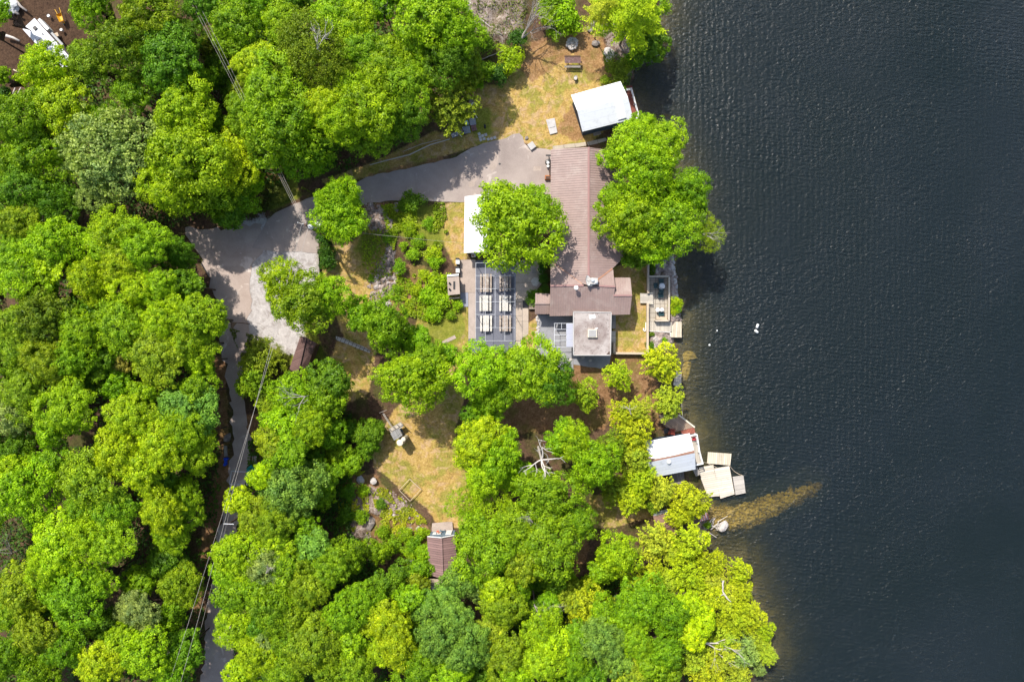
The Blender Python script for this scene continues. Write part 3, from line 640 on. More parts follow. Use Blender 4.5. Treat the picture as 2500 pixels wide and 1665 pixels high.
tri = [P(1488, 857, 3.78), P(1489, 865, 3.78), P(1481, 864.5, 3.78)]
MB().slab(tri, .06).build('torn_corner', M['dark_wall'], fb)
sp = thing('wooden_ramp', 'narrow grey boarded walkway between the flat-roofed building and the fenced lawn', 'walkway', P(1496, 815))
MB().box(P(1497, 785, .5), (.55, 1.9, .9)).build('railing_panel', M['grey_wood'], sp)
MB().box(P(1497, 822, .7), (.65, 1.5, .12)).build('landing', M['wood_x'], sp)
stp = MB()
for i in range(6): stp.box(P(1496, 838 + i * 4.3, .62 - i * .1), (.55, .17, .06))
stp.build('tread', M['grey_wood'], sp)
# polycarbonate canopy
cn = thing('canopy', 'half-glazed pipe canopy with four cloudy panels against the flat-roofed building', 'canopy', P(1377, 828))
fm = MB(); zc = 2.5
for y in (789.5, 804, 817.5, 831.5, 847): fm.bar(P(1354, y, zc), P(1400, y, zc), .05)
fm.bar(P(1354, 789.5, zc), P(1353, 847, zc), .05).bar(P(1371, 789.5, zc), P(1371, 804, zc), .04).bar(P(1383, 789.5, zc), P(1383, 848, zc), .05)
for y in (789.5, 847): g = P(1354, y, zc); fm.bar(Vector((g.x, g.y, 0)), g, .06)
fm.build('frame', M['pipe'], cn)
for y0, y1 in ((790, 803.6), (804.4, 817), (818, 831), (832, 847)):
    MB().slab(PL([(1383.5, y0), (1400, y0), (1400, y1), (1382.5, y1)], zc + .06), .03).build('panel', M['poly'], cn)

# white metal-roofed store west of the court, half under the maple
st = thing('white_shed', 'long low store with a plain white metal roof, half under the round maple', 'shed', P(1165, 548))
zs = 2.7; ro = PL([(1134.5, 480), (1196, 472), (1196, 615), (1132.5, 618)], zs)
r_ = ribbed(MB(), ro, (1, 0), .9, .04, .02).build('roof', M['white_roof'], st)
MB().prism([(p.x, p.y) for p in PL([(1138, 485), (1192, 478), (1192, 611), (1137, 613)], zs)], 0, 2.54).build('wall', M['wall'], st)
for i, q in enumerate(((1156, 624),)):
    w = thing('notice_board', 'small white boxed notice standing by the south end of the white store', 'sign', P(*q))
    MB().box(P(q[0], q[1], .75), (.5, .35, .7), .1).build('box', M['white'], w)
    MB().box(P(q[0] - 1, q[1], 1.12), (.32, .22, .02), .1).build('panel', M['terracotta'], w)

# outdoor stone kitchen
bk = thing('brick_oven_hut', 'squat beige stone barbecue block with two flues, west of the dining court', 'barbecue', P(1106, 698))
MB().prism([(p.x, p.y) for p in PL([(1094, 679), (1119, 677), (1121, 716), (1096, 718)], 1.6)], 0, 1.55).build('body', M['stone_wall'], bk)
rt = MB().slab(PL([(1091, 674), (1120.5, 671.5), (1123, 718), (1094, 721)], 1.9), .22).build('slab_roof', M['concrete'], bk)
for y in (692, 706.5):
    MB().lathe(P(1098, y, 1.9), [(.15, 0), (.15, .32), (.11, .32), (.11, .1)], 4).build('flue', M['black'], bk)
MB().box(P(1109, 697, 1.92), (.26, 1.05, .05)).build('slot', M['black'], bk)
MB().bar(P(1092, 673, 2.0), P(1120, 671, 2.0), .22, .12).build('edge_board', M['white'], bk)
MB().bar(P(1096, 729, 1.0), P(1122, 727, 1.0), .12, .5).build('end_counter', M['grey_wood'], bk)
for i, (y, lb) in enumerate(((640, 'upper white fridge cabinet with dark lid standing by the barbecue block'), (661, 'lower white fridge cabinet with dark lid touching the barbecue block'))):
    w = thing('cabinet', lb, 'cabinet', P(1118, y), 'white cabinets beside the barbecue')
    MB().box(P(1118, y, .5), (.5, .62, .95)).build('body', M['white'], w, bevel=.03)
    MB().box(P(1117.5, y - 7, .55), (.5, .22, 1.05)).build('lid', M['black'], w, bevel=.02)
    MB().box(P(1122, y, .5), (.06, .5, .8)).build('grille', M['grey_metal'], w)

# pipe pergola over the picnic tables
pg = thing('pergola_frame', 'tall white pipe frame standing over the six picnic tables', 'pergola', P(1209, 737))
pf = MB(); zt = 2.7; X0, X1 = 1161.5, 1257.5; XS = (1161.5, 1185, 1209, 1232.5, 1257.5)
for y in (642, 673, 705, 737, 768, 800, 832): pf.tube([P(X0, y, zt), P(1209 if y == 768 else X1, y, zt)], .022, 5)
for x in (1161.5, 1185, 1232.5, 1257.5): pf.tube([P(x, 642, zt), P(x, 832, zt)], .022, 5)
pf.tube([P(1209, 642, zt), P(1209, 800, zt)], .022, 5)
pf.build('top_grid', M['pipe'], pg)
for x in (1161.5, 1257.5):
    for y in (642, 705, 768, 832):
        t = P(x, y, zt); MB().tube([Vector((t.x, t.y, 0)), t], .03, 6).build('post', M['pipe'], pg)

# picnic tables
def picnic(kind, cx, cy, label, L=2.25):
    c = P(cx, cy); o = thing('picnic_table', label, 'picnic table', c, 'picnic tables on the dining court')
    mats = {'brown': M['old_paint'], 'white': M['flaky_white'], 'mauve': M['dark_wood']}; m = mats[kind]
    t = MB()
    for i in range(5): t.box(c + Vector(((i - 2) * .155, 0, .75)), (.135, L, .045))
    t.build('table_top', m, o, bevel=.006)
    for s in (-1, 1):
        b = MB()
        for j in range(2): b.box(c + Vector((s * .66 + (j - .5) * .13, 0, .44)), (.115, L, .045))
        b.build('bench', m, o, bevel=.006)
    for s in (-1, 1):
        f = MB(); y = s * L * .34; f.bar(c + Vector((-.75, y, .40)), c + Vector((.75, y, .40)), .05, .09)
        for q in (-1, 1): f.bar(c + Vector((q * .62, y, 0)), c + Vector((q * .28, y, .72)), .05, .09)
        f.build('leg_frame', M['grey_wood'], o)
    return o
picnic('brown', 1186.5, 692, 'weathered brown picnic table at the upper left of the dining court', 2.4)
picnic('brown', 1233.5, 693, 'weathered brown picnic table at the upper right of the dining court, half in shade', 2.1)
picnic('white', 1185.5, 741, 'pale picnic table at the middle left of the dining court', 2.1)
picnic('white', 1233.5, 741, 'pale picnic table at the middle right of the dining court', 2.1)
picnic('white', 1187, 790, 'flaking white picnic table at the lower left of the dining court', 2.1)
picnic('brown', 1233.5, 790, 'brown picnic table at the lower right of the dining court', 2.1)
hx = thing('hexagonal_table', 'striped wooden hexagonal table by the hedge beside the lodge', 'table', P(1307, 688))
t = MB()
for i in range(9):
    x = (i - 4) * .125; hh = min(.55, (.62 - abs(x)) * 1.5); t.box(P(1307, 688, .74) + Matrix.Rotation(-.12, 3, 'Z') @ Vector((x, 0, 0)), (.085, 2 * hh, .05), -.12)
t.build('table_top', M['flaky_white'], hx); MB().lathe(P(1307, 688, 0), [(.32, 0), (.08, .1), (.08, .7), (.4, .71)], 8).build('leg', M['grey_wood'], hx)
bn = thing('bench', 'grey slab bench on the path just below the round maple', 'bench', P(1304, 661))
MB().box(P(1304, 661, .42), (.5, .75, .06)).build('seat', M['grey_wood'], bn)
for s in (-1, 1): MB().box(P(1304, 661 + s * 5, .2), (.4, .06, .38)).build('leg', M['grey_wood'], bn)

# ------------------------------------------------------------------ white cottage on the point
ct = thing('cottage', 'navy cottage with a low white metal roof at the lakeside, above the lodge', 'cottage', P(1470, 262))
z1, z2 = 3.0, 3.9
NW, NE, SE_, SW_ = P(1394, 232.6, z1), P(1515, 199, z1), P(1546, 291, z1), P(1422, 322, z1); RWc, REc = P(1408, 272, z2), P(1538, 240, z2)
RWc = P(1409, 270, z2); REc = P(1533, 238, z2)
dx = (SW_ - NW); rc = MB(); ribbed(rc, [NW, NE, REc, RWc], (dx.x, dx.y), .5, .04, .02, .12); ro = rc.build('roof', M['white_roof'], ct)
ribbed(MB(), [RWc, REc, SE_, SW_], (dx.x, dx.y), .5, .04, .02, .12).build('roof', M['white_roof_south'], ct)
gable_walls([NW, NE, SE_, SW_], [RWc, REc], 0, ct, M['navy'], inset=.45)
fs = plane(RWc, REc, SE_)
q4 = [onp(1502, 257, fs), onp(1520, 250, fs), onp(1529, 289, fs), onp(1509, 294.5, fs)]
MB().slab([p + Vector((0, 0, .16)) for p in q4], .13).build('raised_panel', M['white_roof'], ro)
def on_wall(a, b, t, z0, z1, w, mat, name, parent, out):
    p = a.lerp(b, t); d = (b - a).normalized(); n = Vector((d.y, -d.x, 0)) * out
    return MB().bar(Vector((p.x, p.y, z0)) + n - d * w / 2, Vector((p.x, p.y, z0)) + n + d * w / 2, .06, .01).box(Vector((p.x, p.y, (z0 + z1) / 2)) + n, (w, .07, z1 - z0), math.atan2(d.y, d.x)).build(name, mat, parent)
wSW = SW_ + (SE_ - SW_).normalized() * .45; base = lambda p: Vector((p.x, p.y, 0))
off = Vector((-.12, .43, 0))
on_wall(base(SW_) + off, base(SE_) + off, .30, .15, 2.1, .85, M['white'], 'door', ct, .03)
on_wall(base(SW_) + off, base(SE_) + off, .82, 1.6, 2.1, .6, M['white'], 'air_conditioner', ct, .25)
on_wall(base(NW) + Vector((.43, .1, 0)), base(SW_) + Vector((.43, .1, 0)), .42, 1.0, 2.0, 1.3, M['white'], 'window_frame', ct, -.02)
on_wall(base(NW) + Vector((.43, .1, 0)), base(SW_) + Vector((.43, .1, 0)), .42, 1.1, 1.9, 1.1, M['glass'], 'window', ct, -.05)
tag(MB().box(P(1457, 324, .12), (1.0, .7, .2), R(16)).build('doorstep', M['grey_wood']), 'small grey boarded doorstep below the cottage door', 'doorstep')
# its lakeside deck, railing and steps
dk = thing('cottage_deck', 'red-brown lakeside deck with a white railing east of the white cottage', 'deck', P(1545, 255))
zd = .35
MB().slab(PL([(1516, 212), (1543, 209), (1562, 291), (1528, 301), (1506, 240)], zd), .12).build('deck_boards', mat_boards('red_brown_deck', (.22, .07, .05), .14, R(106), (.06, .02, .015), .2, .7, .1), dk)
rl = MB(); zr = 1.4
for z in (zr, zr - .45): rl.bar(P(1530, 218, zr) * 1 + Vector((0, 0, z - zr)), P(1542, 216, zr) + Vector((0, 0, z - zr)), .09, .05).bar(P(1542, 216, zr) + Vector((0, 0, z - zr)), P(1561, 286, zr) + Vector((0, 0, z - zr)), .09, .05).bar(P(1561, 286, zr) + Vector((0, 0, z - zr)), P(1528, 296, zr) + Vector((0, 0, z - zr)), .09, .05)
for q in ((1530, 218), (1542, 216), (1546.5, 232), (1551, 250), (1556, 268), (1561, 286), (1549, 290), (1538, 293), (1528, 296)):
    t = P(*q, zr); rl.bar(Vector((t.x, t.y, WATER - .3)), t, .09)
rl.build('railing', M['white'], dk)
sr = thing('deck_steps', 'grey wooden steps with handrails climbing beside the white cottage', 'steps', P(1518, 308))
for i in range(5): MB().box(P(1517 + i * .8, 299 + i * 5, .9 - i * .17), (.85, .26, .05), R(-12)).build('tread', M['grey_wood'], sr)
MB().bar(P(1511, 297, 1.5), P(1513, 325, .9), .06).build('handrail', M['grey_wood'], sr); MB().bar(P(1526, 294, 1.5), P(1528, 322, .9), .06).build('handrail', M['grey_wood'], sr)

# ------------------------------------------------------------------ boathouse by the wharf
bh = thing('boathouse', 'boathouse cottage with a worn white roof in two slopes beside the floating wharf', 'boathouse', P(1640, 1110))
za, zb = 3.0, 3.7
n1, n2 = P(1575.5, 1078, za), P(1683.7, 1057.6, za); m1, m2 = P(1587, 1128, zb), P(1695, 1103, zb); s1, s2 = P(1589, 1166, za), P(1697.5, 1145, za)
dd = m1 - n1
rr = MB(); ribbed(rr, [n1, n2, m2, m1], (dd.x, dd.y), .8, .04, .02, .12); r0 = rr.build('roof', M['white_roof'], bh)
up2 = Vector((0, 0, .12)); r5 = MB(); ribbed(r5, [P(1578.6, 1129, zb) + up2, P(1696, 1105.5, zb) + up2, s2 + up2, s1 + up2], (dd.x, dd.y), .42, .04, .02, .12)
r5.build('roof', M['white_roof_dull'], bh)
MB().slab([P(1580, 1116, zb - .08) + up2, P(1600, 1120, zb - .1) + up2, P(1646, 1111, zb - .1) + up2, P(1668, 1105, zb - .15) + up2, P(1694.5, 1099, zb - .1) + up2, P(1695, 1105, zb) + up2, P(1588, 1127.5, zb) + up2], .06).build('bare_ridge', M['terracotta'] if False else mat_plain('bare_brown_sheathing', (.24, .13, .09), .85, .3, 3), bh)
MB().lathe(P(1633, 1127, zb + .1), [(.26, 0), (.26, .12), (.12, .2)], 16).build('roof_vent', M['white'], bh)
gable_walls([n1, n2, s2, s1], [m1, m2], -.6, bh, M['navy'], inset=.5)
on_wall(base(n1) + Vector((.1, -.5, 0)), base(n2) + Vector((.1, -.5, 0)), .60, 1.0, 2.0, .8, M['white'], 'window_frame', bh, -.04)
bd = thing('boathouse_deck', 'grey boarded deck with a white railing on the lake side of the boathouse', 'deck', P(1705, 1100))
MB().slab(PL([(1680, 1064), (1701, 1060), (1717, 1133), (1696, 1137)], .4), .14).build('deck_boards', M['wood'], bd)
rl = MB(); zr = 1.45
pts = [(1684, 1064), (1702, 1060.5), (1705.5, 1083), (1709, 1106), (1717, 1132), (1698, 1136)]
for z in (zr, zr - .45):
    for i in range(5): a, b = P(*pts[i], zr), P(*pts[i + 1], zr); rl.bar(Vector((a.x, a.y, z)), Vector((b.x, b.y, z)), .10, .05)
for q in pts: t = P(*q, zr); rl.bar(Vector((t.x, t.y, WATER - .4)), t, .10)
rl.build('railing', M['white'], bd)
td = thing('corner_deck', 'faded wooden deck narrowing to the water above the boathouse, red boards at its end', 'deck', P(1650, 1040))
MB().slab(PL([(1608, 1013), (1657, 1013), (1694, 1043), (1662, 1051), (1640, 1056), (1614, 1031)], .1), .16).build('deck_boards', M['deck_tri'], td)
MB().slab(PL([(1694.5, 1043.5), (1698, 1057), (1664, 1063), (1662, 1051.5)], .1), .15).build('red_boards', M['red_wood'], td)
MB().bar(P(1657, 1012.5, .14), P(1696, 1043, .14), .2, .12).build('edge_beam', M['offwhite'], td)
def plain_chair(name, label, px, py, mat, rz, z=.04, cat='chair', sc=1.0, wide=.58, group=None):
    c = P(px, py, z); o = thing(name, label, cat, c, group); m3 = Matrix.Rotation(rz, 3, 'Z')
    f = lambda x, y, h: c + m3 @ Vector((x * sc, y * sc, h * sc)); w = wide / 2
    MB().box(f(0, 0, .42), (wide * sc, .5 * sc, .05), rz).build('seat', mat, o, bevel=.01)
    b = MB()
    for i in range(4): x = -w + .08 + i * (wide - .16) / 3; b.bar(f(x, -.24, .42), f(x, -.36, .95), .08 * sc, .03)
    b.bar(f(-w, -.36, .93), f(w, -.36, .93), .04, .1 * sc).build('backrest', mat, o)
    for s in (-1, 1): MB().bar(f(s * w, -.28, .64), f(s * w, .26, .64), .07 * sc, .03).bar(f(s * w, .25, 0), f(s * w, .25, .64), .05).build('armrest', mat, o)
    for s in (-1, 1): MB().bar(f(s * w, -.26, 0), f(s * w, -.26, .64), .05).build('leg', mat, o)
    return o
plain_chair('armchair', 'black armchair beside the red one on the deck above the boathouse', 1625, 1051, M['black'], R(190), .12, 'armchair', 1.25)
plain_chair('armchair', 'red armchair on the deck above the boathouse', 1637, 1053, mat_plain('red_fabric', (.42, .09, .06), .8, .15, 5), R(170), .12, 'armchair', 1.25)
plain_chair('deck_chair', 'folding chair with a red seat inside the boathouse railing', 1692, 1070, mat_plain('crimson_fabric', (.45, .04, .05), .8, .15, 5), R(90), .42, 'chair', .65)
tag(MB().slab(PL([(1632, 1157), (1669, 1152), (1672, 1178), (1640, 1186)], .5), .12).build('walkway', mat_boards('dark_grey_boards', (.22, .19, .18), .2, R(103), (.06, .05, .05), .2, .85, .15)),
    'dark grey boarded walkway below the boathouse roof', 'walkway')
tag(MB().bar(P(1696, 1142, .2), P(1705, 1160, .2), .7, .1).build('gangway', M['grey_wood']), 'narrow gangway joining the boathouse deck to the floating wharf', 'gangway')
# floating wharf sections
def raft(name, pts, label, mat, z=-.72, group='floating dock sections by the boathouse'):
    o = thing(name, label, 'dock', P(*pts[0], WATER), group)
    MB().slab(PL(pts, z), .09).build('deck', mat, o)
    c = sum((Vector(p) for p in pts), Vector((0, 0))) / len(pts)
    MB().slab(PL([tuple(c + (Vector(p) - c) * .94) for p in pts], z - .095), .55).build('float_frame', M['grey_wood'], o); return o
raft('floating_dock', [(1728.6, 1103.5), (1785.7, 1107.5), (1782.6, 1136), (1726.5, 1131)], 'detached pale rectangular raft floating at the top of the wharf', M['wharf_b'])
raft('floating_dock', [(1706, 1141), (1741.5, 1134), (1757, 1211), (1728, 1213), (1712, 1170)], 'left bleached section of the large floating wharf', M['wharf'])
raft('floating_dock', [(1742.5, 1143.5), (1780.6, 1137), (1793.5, 1206), (1759, 1217)], 'middle bleached section of the large floating wharf', mat_boards('bleached_wharf_boards_b', (.66, .58, .48), .28, R(10), (.3, .25, .2), .16, .85, .12))
raft('floating_dock', [(1789, 1164), (1815, 1160.6), (1820.5, 1203), (1796, 1208)], 'small grey raft at the outer right side of the wharf', mat_boards('grey_raft_boards', (.46, .42, .37), .15, R(10), (.2, .17, .14), .22, .85, .1))
tag(MB().tube([P(1782, 1138, -.6), P(1792, 1150, -1.1), P(1805, 1158, -1.1), P(1812, 1160, -.65)], .035, 5).build('mooring_rope', M['tan_wood']), 'slack mooring rope between two wharf sections', 'rope')
tag(MB().tube([P(1719, 1128, -.2), P(1728, 1131, -.7), P(1742, 1137, -.65), P(1750, 1141, -.65)], .03, 5).build('mooring_rope', M['tan_wood']), 'mooring rope running from the boathouse deck past the detached raft', 'rope')
# small T-shaped pier, cable along the shore
tp = thing('pier', 'short grey T-shaped pier under two cedars, above the boathouse', 'pier', P(1610, 923))
MB().slab(PL([(1565, 914.5), (1650, 916), (1650, 931), (1565, 929.5)], -.35), .1).build('walkway', M['wood'], tp)
MB().slab(PL([(1650.5, 906), (1664, 907), (1663, 946), (1643, 940), (1643, 932), (1650.5, 932)], -.4), .1).build('pier_head', M['wood_x'], tp)
for q in ((1600, 917), (1600, 928), (1640, 918), (1640, 929), (1661, 910), (1661, 942)): t = P(*q, -.45); MB().bar(Vector((t.x, t.y, -3)), t, .12).build('pile', M['grey_wood'], tp)
tag(MB().tube([P(1662, 944, -.5), P(1664, 980, -.9), P(1667, 1018, -.3)], .04, 5).build('shore_cable', M['grey_wood']), 'thin pole lying along the shore between the pier and the corner deck', 'pole')

# ------------------------------------------------------------------ small sheds
def gable_shed(name, label, cat, e0, e1, r0, r1, f0, f1, ze, zr_, mat, wmat, rib=None, z0=0.0, sp_=.3):
    """roof quads: e0-e1 one eave, r0-r1 ridge, f0-f1 other eave"""
    c = P((e0[0] + f1[0]) / 2, (e0[1] + f1[1]) / 2); o = thing(name, label, cat, c)
    a, b = P(*e0, ze), P(*e1, ze); p, q = P(*r0, zr_), P(*r1, zr_); g, h = P(*f0, ze), P(*f1, ze); d = p - a
    m = MB(); ribbed(m, [a, b, q, p], (d.x, d.y), rib or 99, .05, .03); d = g - p; ribbed(m, [p, q, h, g], (d.x, d.y), rib or 99, .05, .03)
    ra = m.build('roof', mat, o); MB().bar(p + up, q + up, sp_, .07).build('ridge_cap', mat, ra)
    gable_walls([a, b, h, g], [p, q], z0, o, wmat); return o
cs_ = gable_shed('cabin', 'small cabin with a ribbed mauve roof and slate blue front, below the dry lawn', 'cabin', (1042.6, 1310), (1048, 1403), (1077, 1313), (1080, 1413), (1111, 1307), (1118, 1405), 2.6, 3.5, M['roof_old'], M['blue_siding'], .3)
a, b = P(1046, 1312, 2.4), P(1108, 1309, 2.4)
# the north front of the cabin, seen leaning out from under the eave
nf = [P(1047, 1308, 0), P(1109, 1304, 0)]
MB().bar(P(1050, 1304.5, 1.2), P(1110, 1300.5, 1.2), .08, 2.35).build('front_wall', M['blue_siding'], cs_)
for x0, w, nm in ((1061, .45, 'window'), (1072, .55, 'window'), (1096, .75, 'door')):
    p = P(x0, 1303.6 - (x0 - 1050) * .066, 1.3); MB().box(p + Vector((0, .07, .0)), (w, .07, .9 if nm == 'window' else 1.9), R(4)).build(nm, M['white'], cs_)
    if nm == 'window' and x0 > 1065: MB().box(p + Vector((0, .11, 0)), (w * .7, .04, .6), R(4)).build('pane', M['terracotta'], cs_)
MB().bar(P(1044, 1309, 2.75), P(1077, 1312, 3.6), .1, .12).build('fascia', M['white'], cs_); MB().bar(P(1077.5, 1312, 3.6), P(1111, 1305.5, 2.75), .1, .12).build('fascia', M['white'], cs_)
gg = thing('lean_to', 'low tan-roofed lean-to at the lower end of the mauve cabin', 'shed', P(1063, 1428))
MB().slab([P(1047, 1412, 2.2), P(1080, 1414, 2.2), P(1079, 1431, 1.9), P(1048, 1428, 1.9)], .1).build('roof', M['tan_wood'], gg)
MB().slab([P(1048, 1429, 1.8), P(1079, 1432, 1.8), P(1074, 1440, 1.6), P(1055, 1438, 1.6)], .08).build('lower_roof', M['concrete_slab'], gg)
MB().prism([(p.x, p.y) for p in PL([(1050, 1415), (1078, 1416), (1077, 1434), (1052, 1433)], 1.6)], 0, 1.55).build('wall', M['dark_wall'], gg)
plain_chair('garden_chair', 'blue-grey garden chair on the concrete apron before the cabin', 1081, 1297, mat_plain('blue_grey_plastic', (.16, .24, .30), .5, .1, 4), R(180), .05, 'chair')
tb = thing('side_table', 'small round orange-red table on the concrete apron before the cabin', 'table', P(1069, 1298)); MB().lathe(P(1069, 1298, .05), [(.2, 0), (.04, .05), (.04, .48), (.24, .5), (.24, .54)], 16).build('table_top', M['orange'], tb)
gable_shed('woodshed', 'dark brown shingled shed at the edge of the gravel area, under the yellow-green maple', 'shed', (733, 821), (706, 902), (746, 823), (726, 911), (772, 838), (744, 914), 2.5, 3.3, mat_boards('dark_brown_shingles', (.16, .095, .085), .22, R(20), (.05, .03, .025), .25, .8, .14), M['dark_wall'])
gable_shed('lakeside_shed', 'small brown-roofed shed among the cedars near the stone spit', 'shed', (1594, 1257), (1630, 1248), (1602, 1293), (1650, 1279), (1627, 1316), (1655, 1305), 2.4, 3.0, mat_boards('brown_shingles', (.22, .13, .10), .2, R(-15), (.09, .05, .04), .2, .8, .12), M['dark_wall'])
MBp = thing('metal_flashing', 'grey ridge strip along the upper edge of the brown lakeside shed', 'flashing', P(1612, 1250)); MB().bar(P(1595, 1255, 2.5), P(1630, 1246, 2.5), .45, .06).build('strip', M['grey_metal'], MBp)
rw = thing('red_striped_roof', 'low lean-to roof of faded red and white corrugated sheet at the water edge', 'shed', P(1720, 1255))
MB().slab([P(1709, 1240, .9), P(1722, 1232, .9), P(1732, 1267, .7), P(1709, 1273, .7)], .06).build('roof', mat_boards('red_and_pale_corrugated_sheet', (.52, .42, .42), .34, R(108), (.40, .12, .10), .12, .5, .42), rw)
MB().prism([(p.x, p.y) for p in PL([(1711, 1243), (1721, 1238), (1728, 1265), (1711, 1270)], .7)], -1.0, .6).build('wall', M['dark_wall'], rw)
tag(MB().slab(PL([(1684, 1262), (1708, 1258), (1708, 1276), (1690, 1281)], .1), .1).build('landing', mat_boards('dark_landing_boards', (.13, .09, .08), .15, 0)), 'dark boarded landing beside the red striped roof', 'landing')
for q, lb in (((1338, 1277), 'pale blue-grey shed roof glimpsed through the leafy crowns, upper of two'), ((1284, 1355), 'pale blue-grey shed roof glimpsed through the leafy crowns, lower of two')):
    gl = thing('hidden_hut', lb, 'shed', P(*q)); cpt = P(*q, 2.4)
    MB().box(cpt, (1.5, 1.1, .1), R(12)).build('roof', mat_plain('blue_grey_sheet', (.42, .46, .52), .5, .1, 2), gl)
    MB().box(Vector((cpt.x, cpt.y, 1.17)), (1.3, .9, 2.34), R(12)).build('wall', M['grey_wood'], gl)
# ------------------------------------------------------------------ terrace, patio and lakeside deck
def rail_run(name, label, pts, z, mat, w=.22, h=.12, base_z=-.6, cat='railing', posts=True):
    o = thing(name, label, cat, P(*pts[0]))
    m = MB()
    for i in range(len(pts) - 1): m.bar(P(*pts[i], z), P(*pts[i + 1], z), w, h)
    m.build('cap_rail', mat, o); b = MB()
    for i in range(len(pts) - 1):
        a, c = P(*pts[i], z), P(*pts[i + 1], z); b.bar(Vector((a.x, a.y, (z + base_z) / 2 - .04)), Vector((c.x, c.y, (z + base_z) / 2 - .04)), w * .45, z - base_z - .14)
    b.build('panel', mat, o); return o
rail_run('retaining_wall', 'long tan timber parapet between the lawn and the paved patio', [(1583, 560), (1582.5, 716)], .9, M['tan_wood'], .26, .1, -.8, 'parapet')
rail_run('retaining_wall', 'tan timber parapet along the lower lawn and around its bottom corner', [(1581.5, 741), (1581, 863), (1500, 862), (1500, 836)], .9, M['tan_wood'], .28, .1, -.8, 'parapet')
lp = thing('wooden_landing', 'grey boarded landing with steps linking the lawn to the patio', 'landing', P(1578, 728))
MB().slab(PL([(1563, 716), (1595, 717), (1595, 741), (1563, 740)], .45), .12).build('boards', M['wood_x'], lp)
for y in (715, 741): MB().bar(P(1580, y, .6), P(1595, y + 1, .6), .09, .14).build('handrail', M['offwhite'], lp)
for q in ((1585, 716), (1585, 741), (1529 + 56, 671)): pass
sheet('patio', [(1584, 674), (1634, 675), (1633, 785), (1584, 785)], .06, M['pavers'])
rail_run('patio_parapet', 'pale timber parapet framing the paved patio on its lake side', [(1584, 675), (1634, 675), (1633, 783), (1600, 783)], .95, mat_plain('pale_tan_timber', (.55, .47, .37), .8, .15, 3), .2, .1, -.9, 'parapet')
tag(MB().box(P(1615, 777, .28), (1.45, .42, .36), R(-4)).build('planter_box', M['tan_wood'], bevel=.02), 'long tan wooden box at the lower end of the patio', 'box')
ld = thing('lakeside_deck', 'wide pale boarded deck stepping out over the water below the patio', 'deck', P(1625, 800))
MB().slab(PL([(1584, 785.5), (1640, 786.5), (1640, 810), (1584, 808)], .05), .14).build('boards', M['wood'], ld)
MB().slab(PL([(1640.5, 785), (1664, 785.5), (1664.5, 824), (1632, 823.5), (1632, 811), (1640.5, 811)], -.1), .14).build('outer_boards', M['wharf_b'], ld)
for q in ((1634, 822), (1663, 822), (1663, 787), (1642, 823)): t = P(*q, -.15); MB().bar(Vector((t.x, t.y, -3)), Vector((t.x, t.y, -.25)), .14).build('pile', M['grey_wood'], ld)
MB().bar(P(1584, 808, .4), P(1636, 811, .4), .06, .06).bar(P(1636, 811, .4), P(1637, 822, .4), .06, .06).build('handrail', M['white'], ld)
def round_table(px, py, r, label):
    o = thing('round_table', label, 'table', P(px, py, .06), 'round white tables on the patio'); c = P(px, py, .07)
    MB().lathe(c + Vector((0, 0, .68)), [(r * .97, 0), (r, .015), (r, .035), (r * .98, .05)], 28).build('table_top', M['white'], o)
    MB().lathe(c, [(r * .55, 0), (.05, .06), (.04, .68)], 10).build('pedestal', M['white'], o)
round_table(1613, 700, .43, 'largest round white table on the patio, among dark green chairs')
round_table(1603, 757, .27, 'small round white table at the lower left of the patio')
round_table(1613.5, 757.5, .28, 'small round white table behind the lone dark green chair')
for px, py, rz, lb in ((1599, 698, 90, 'dark green chair left of the largest round table'), (1612, 686, 0, 'dark green chair on the upper side of the largest round table'),
                       (1612, 712, 172, 'dark green chair tucked under the lower side of the largest round table'), (1611, 722, 186, 'dark green chair pushed back below the largest round table'),
                       (1612, 767, 184, 'lone dark green chair at the small tables')):
    plain_chair('patio_chair', lb, px, py, M['green_plastic'], R(rz + (180 if rz == 0 else 0) + (0 if rz > 5 else 180)), .07, 'chair', 1.0, .62, 'dark green patio chairs')
tag(MB().box(P(1621.5, 818, -.55), (1.25, .7, .3), R(-25)).build('white_float', M['white'], bevel=.14), 'white plastic float lying on the rocks beside the lakeside deck', 'float')
tag(MB().tube([P(1577, 787, .1), P(1577, 805, .1), P(1574, 809, .1), P(1571, 806, .1), P(1572, 801, .1)], .09, 6).build('white_hose', M['white']), 'white hooked pipe lying on the lawn against the parapet', 'pipe')
for q, lb in (((1849, 796, 1.2), 'upright white buoy, upper of the pair far out on the lake'), ((1846.5, 809, -.7), 'tilted white buoy, lower of the pair far out on the lake'),
              ((1750.5, 807.5, 0), 'tiny white buoy between the pair and the shore'), ((1732, 842.5, .2), 'single small white buoy nearest the shore')):
    c = P(q[0], q[1], WATER + .06); a = q[2]; L = .26 if q[0] > 1800 else (.05 if q[0] > 1740 else .1); d = Vector((math.cos(a), math.sin(a), 0)) * L; r = .17 if L > .2 else .13
    tag(MB().tube([c - d * 1.1, c - d, c + d, c + d * 1.1], [r * .5, r, r, r * .5], 12).build('buoy', M['white'], smooth=True), lb, 'buoy')

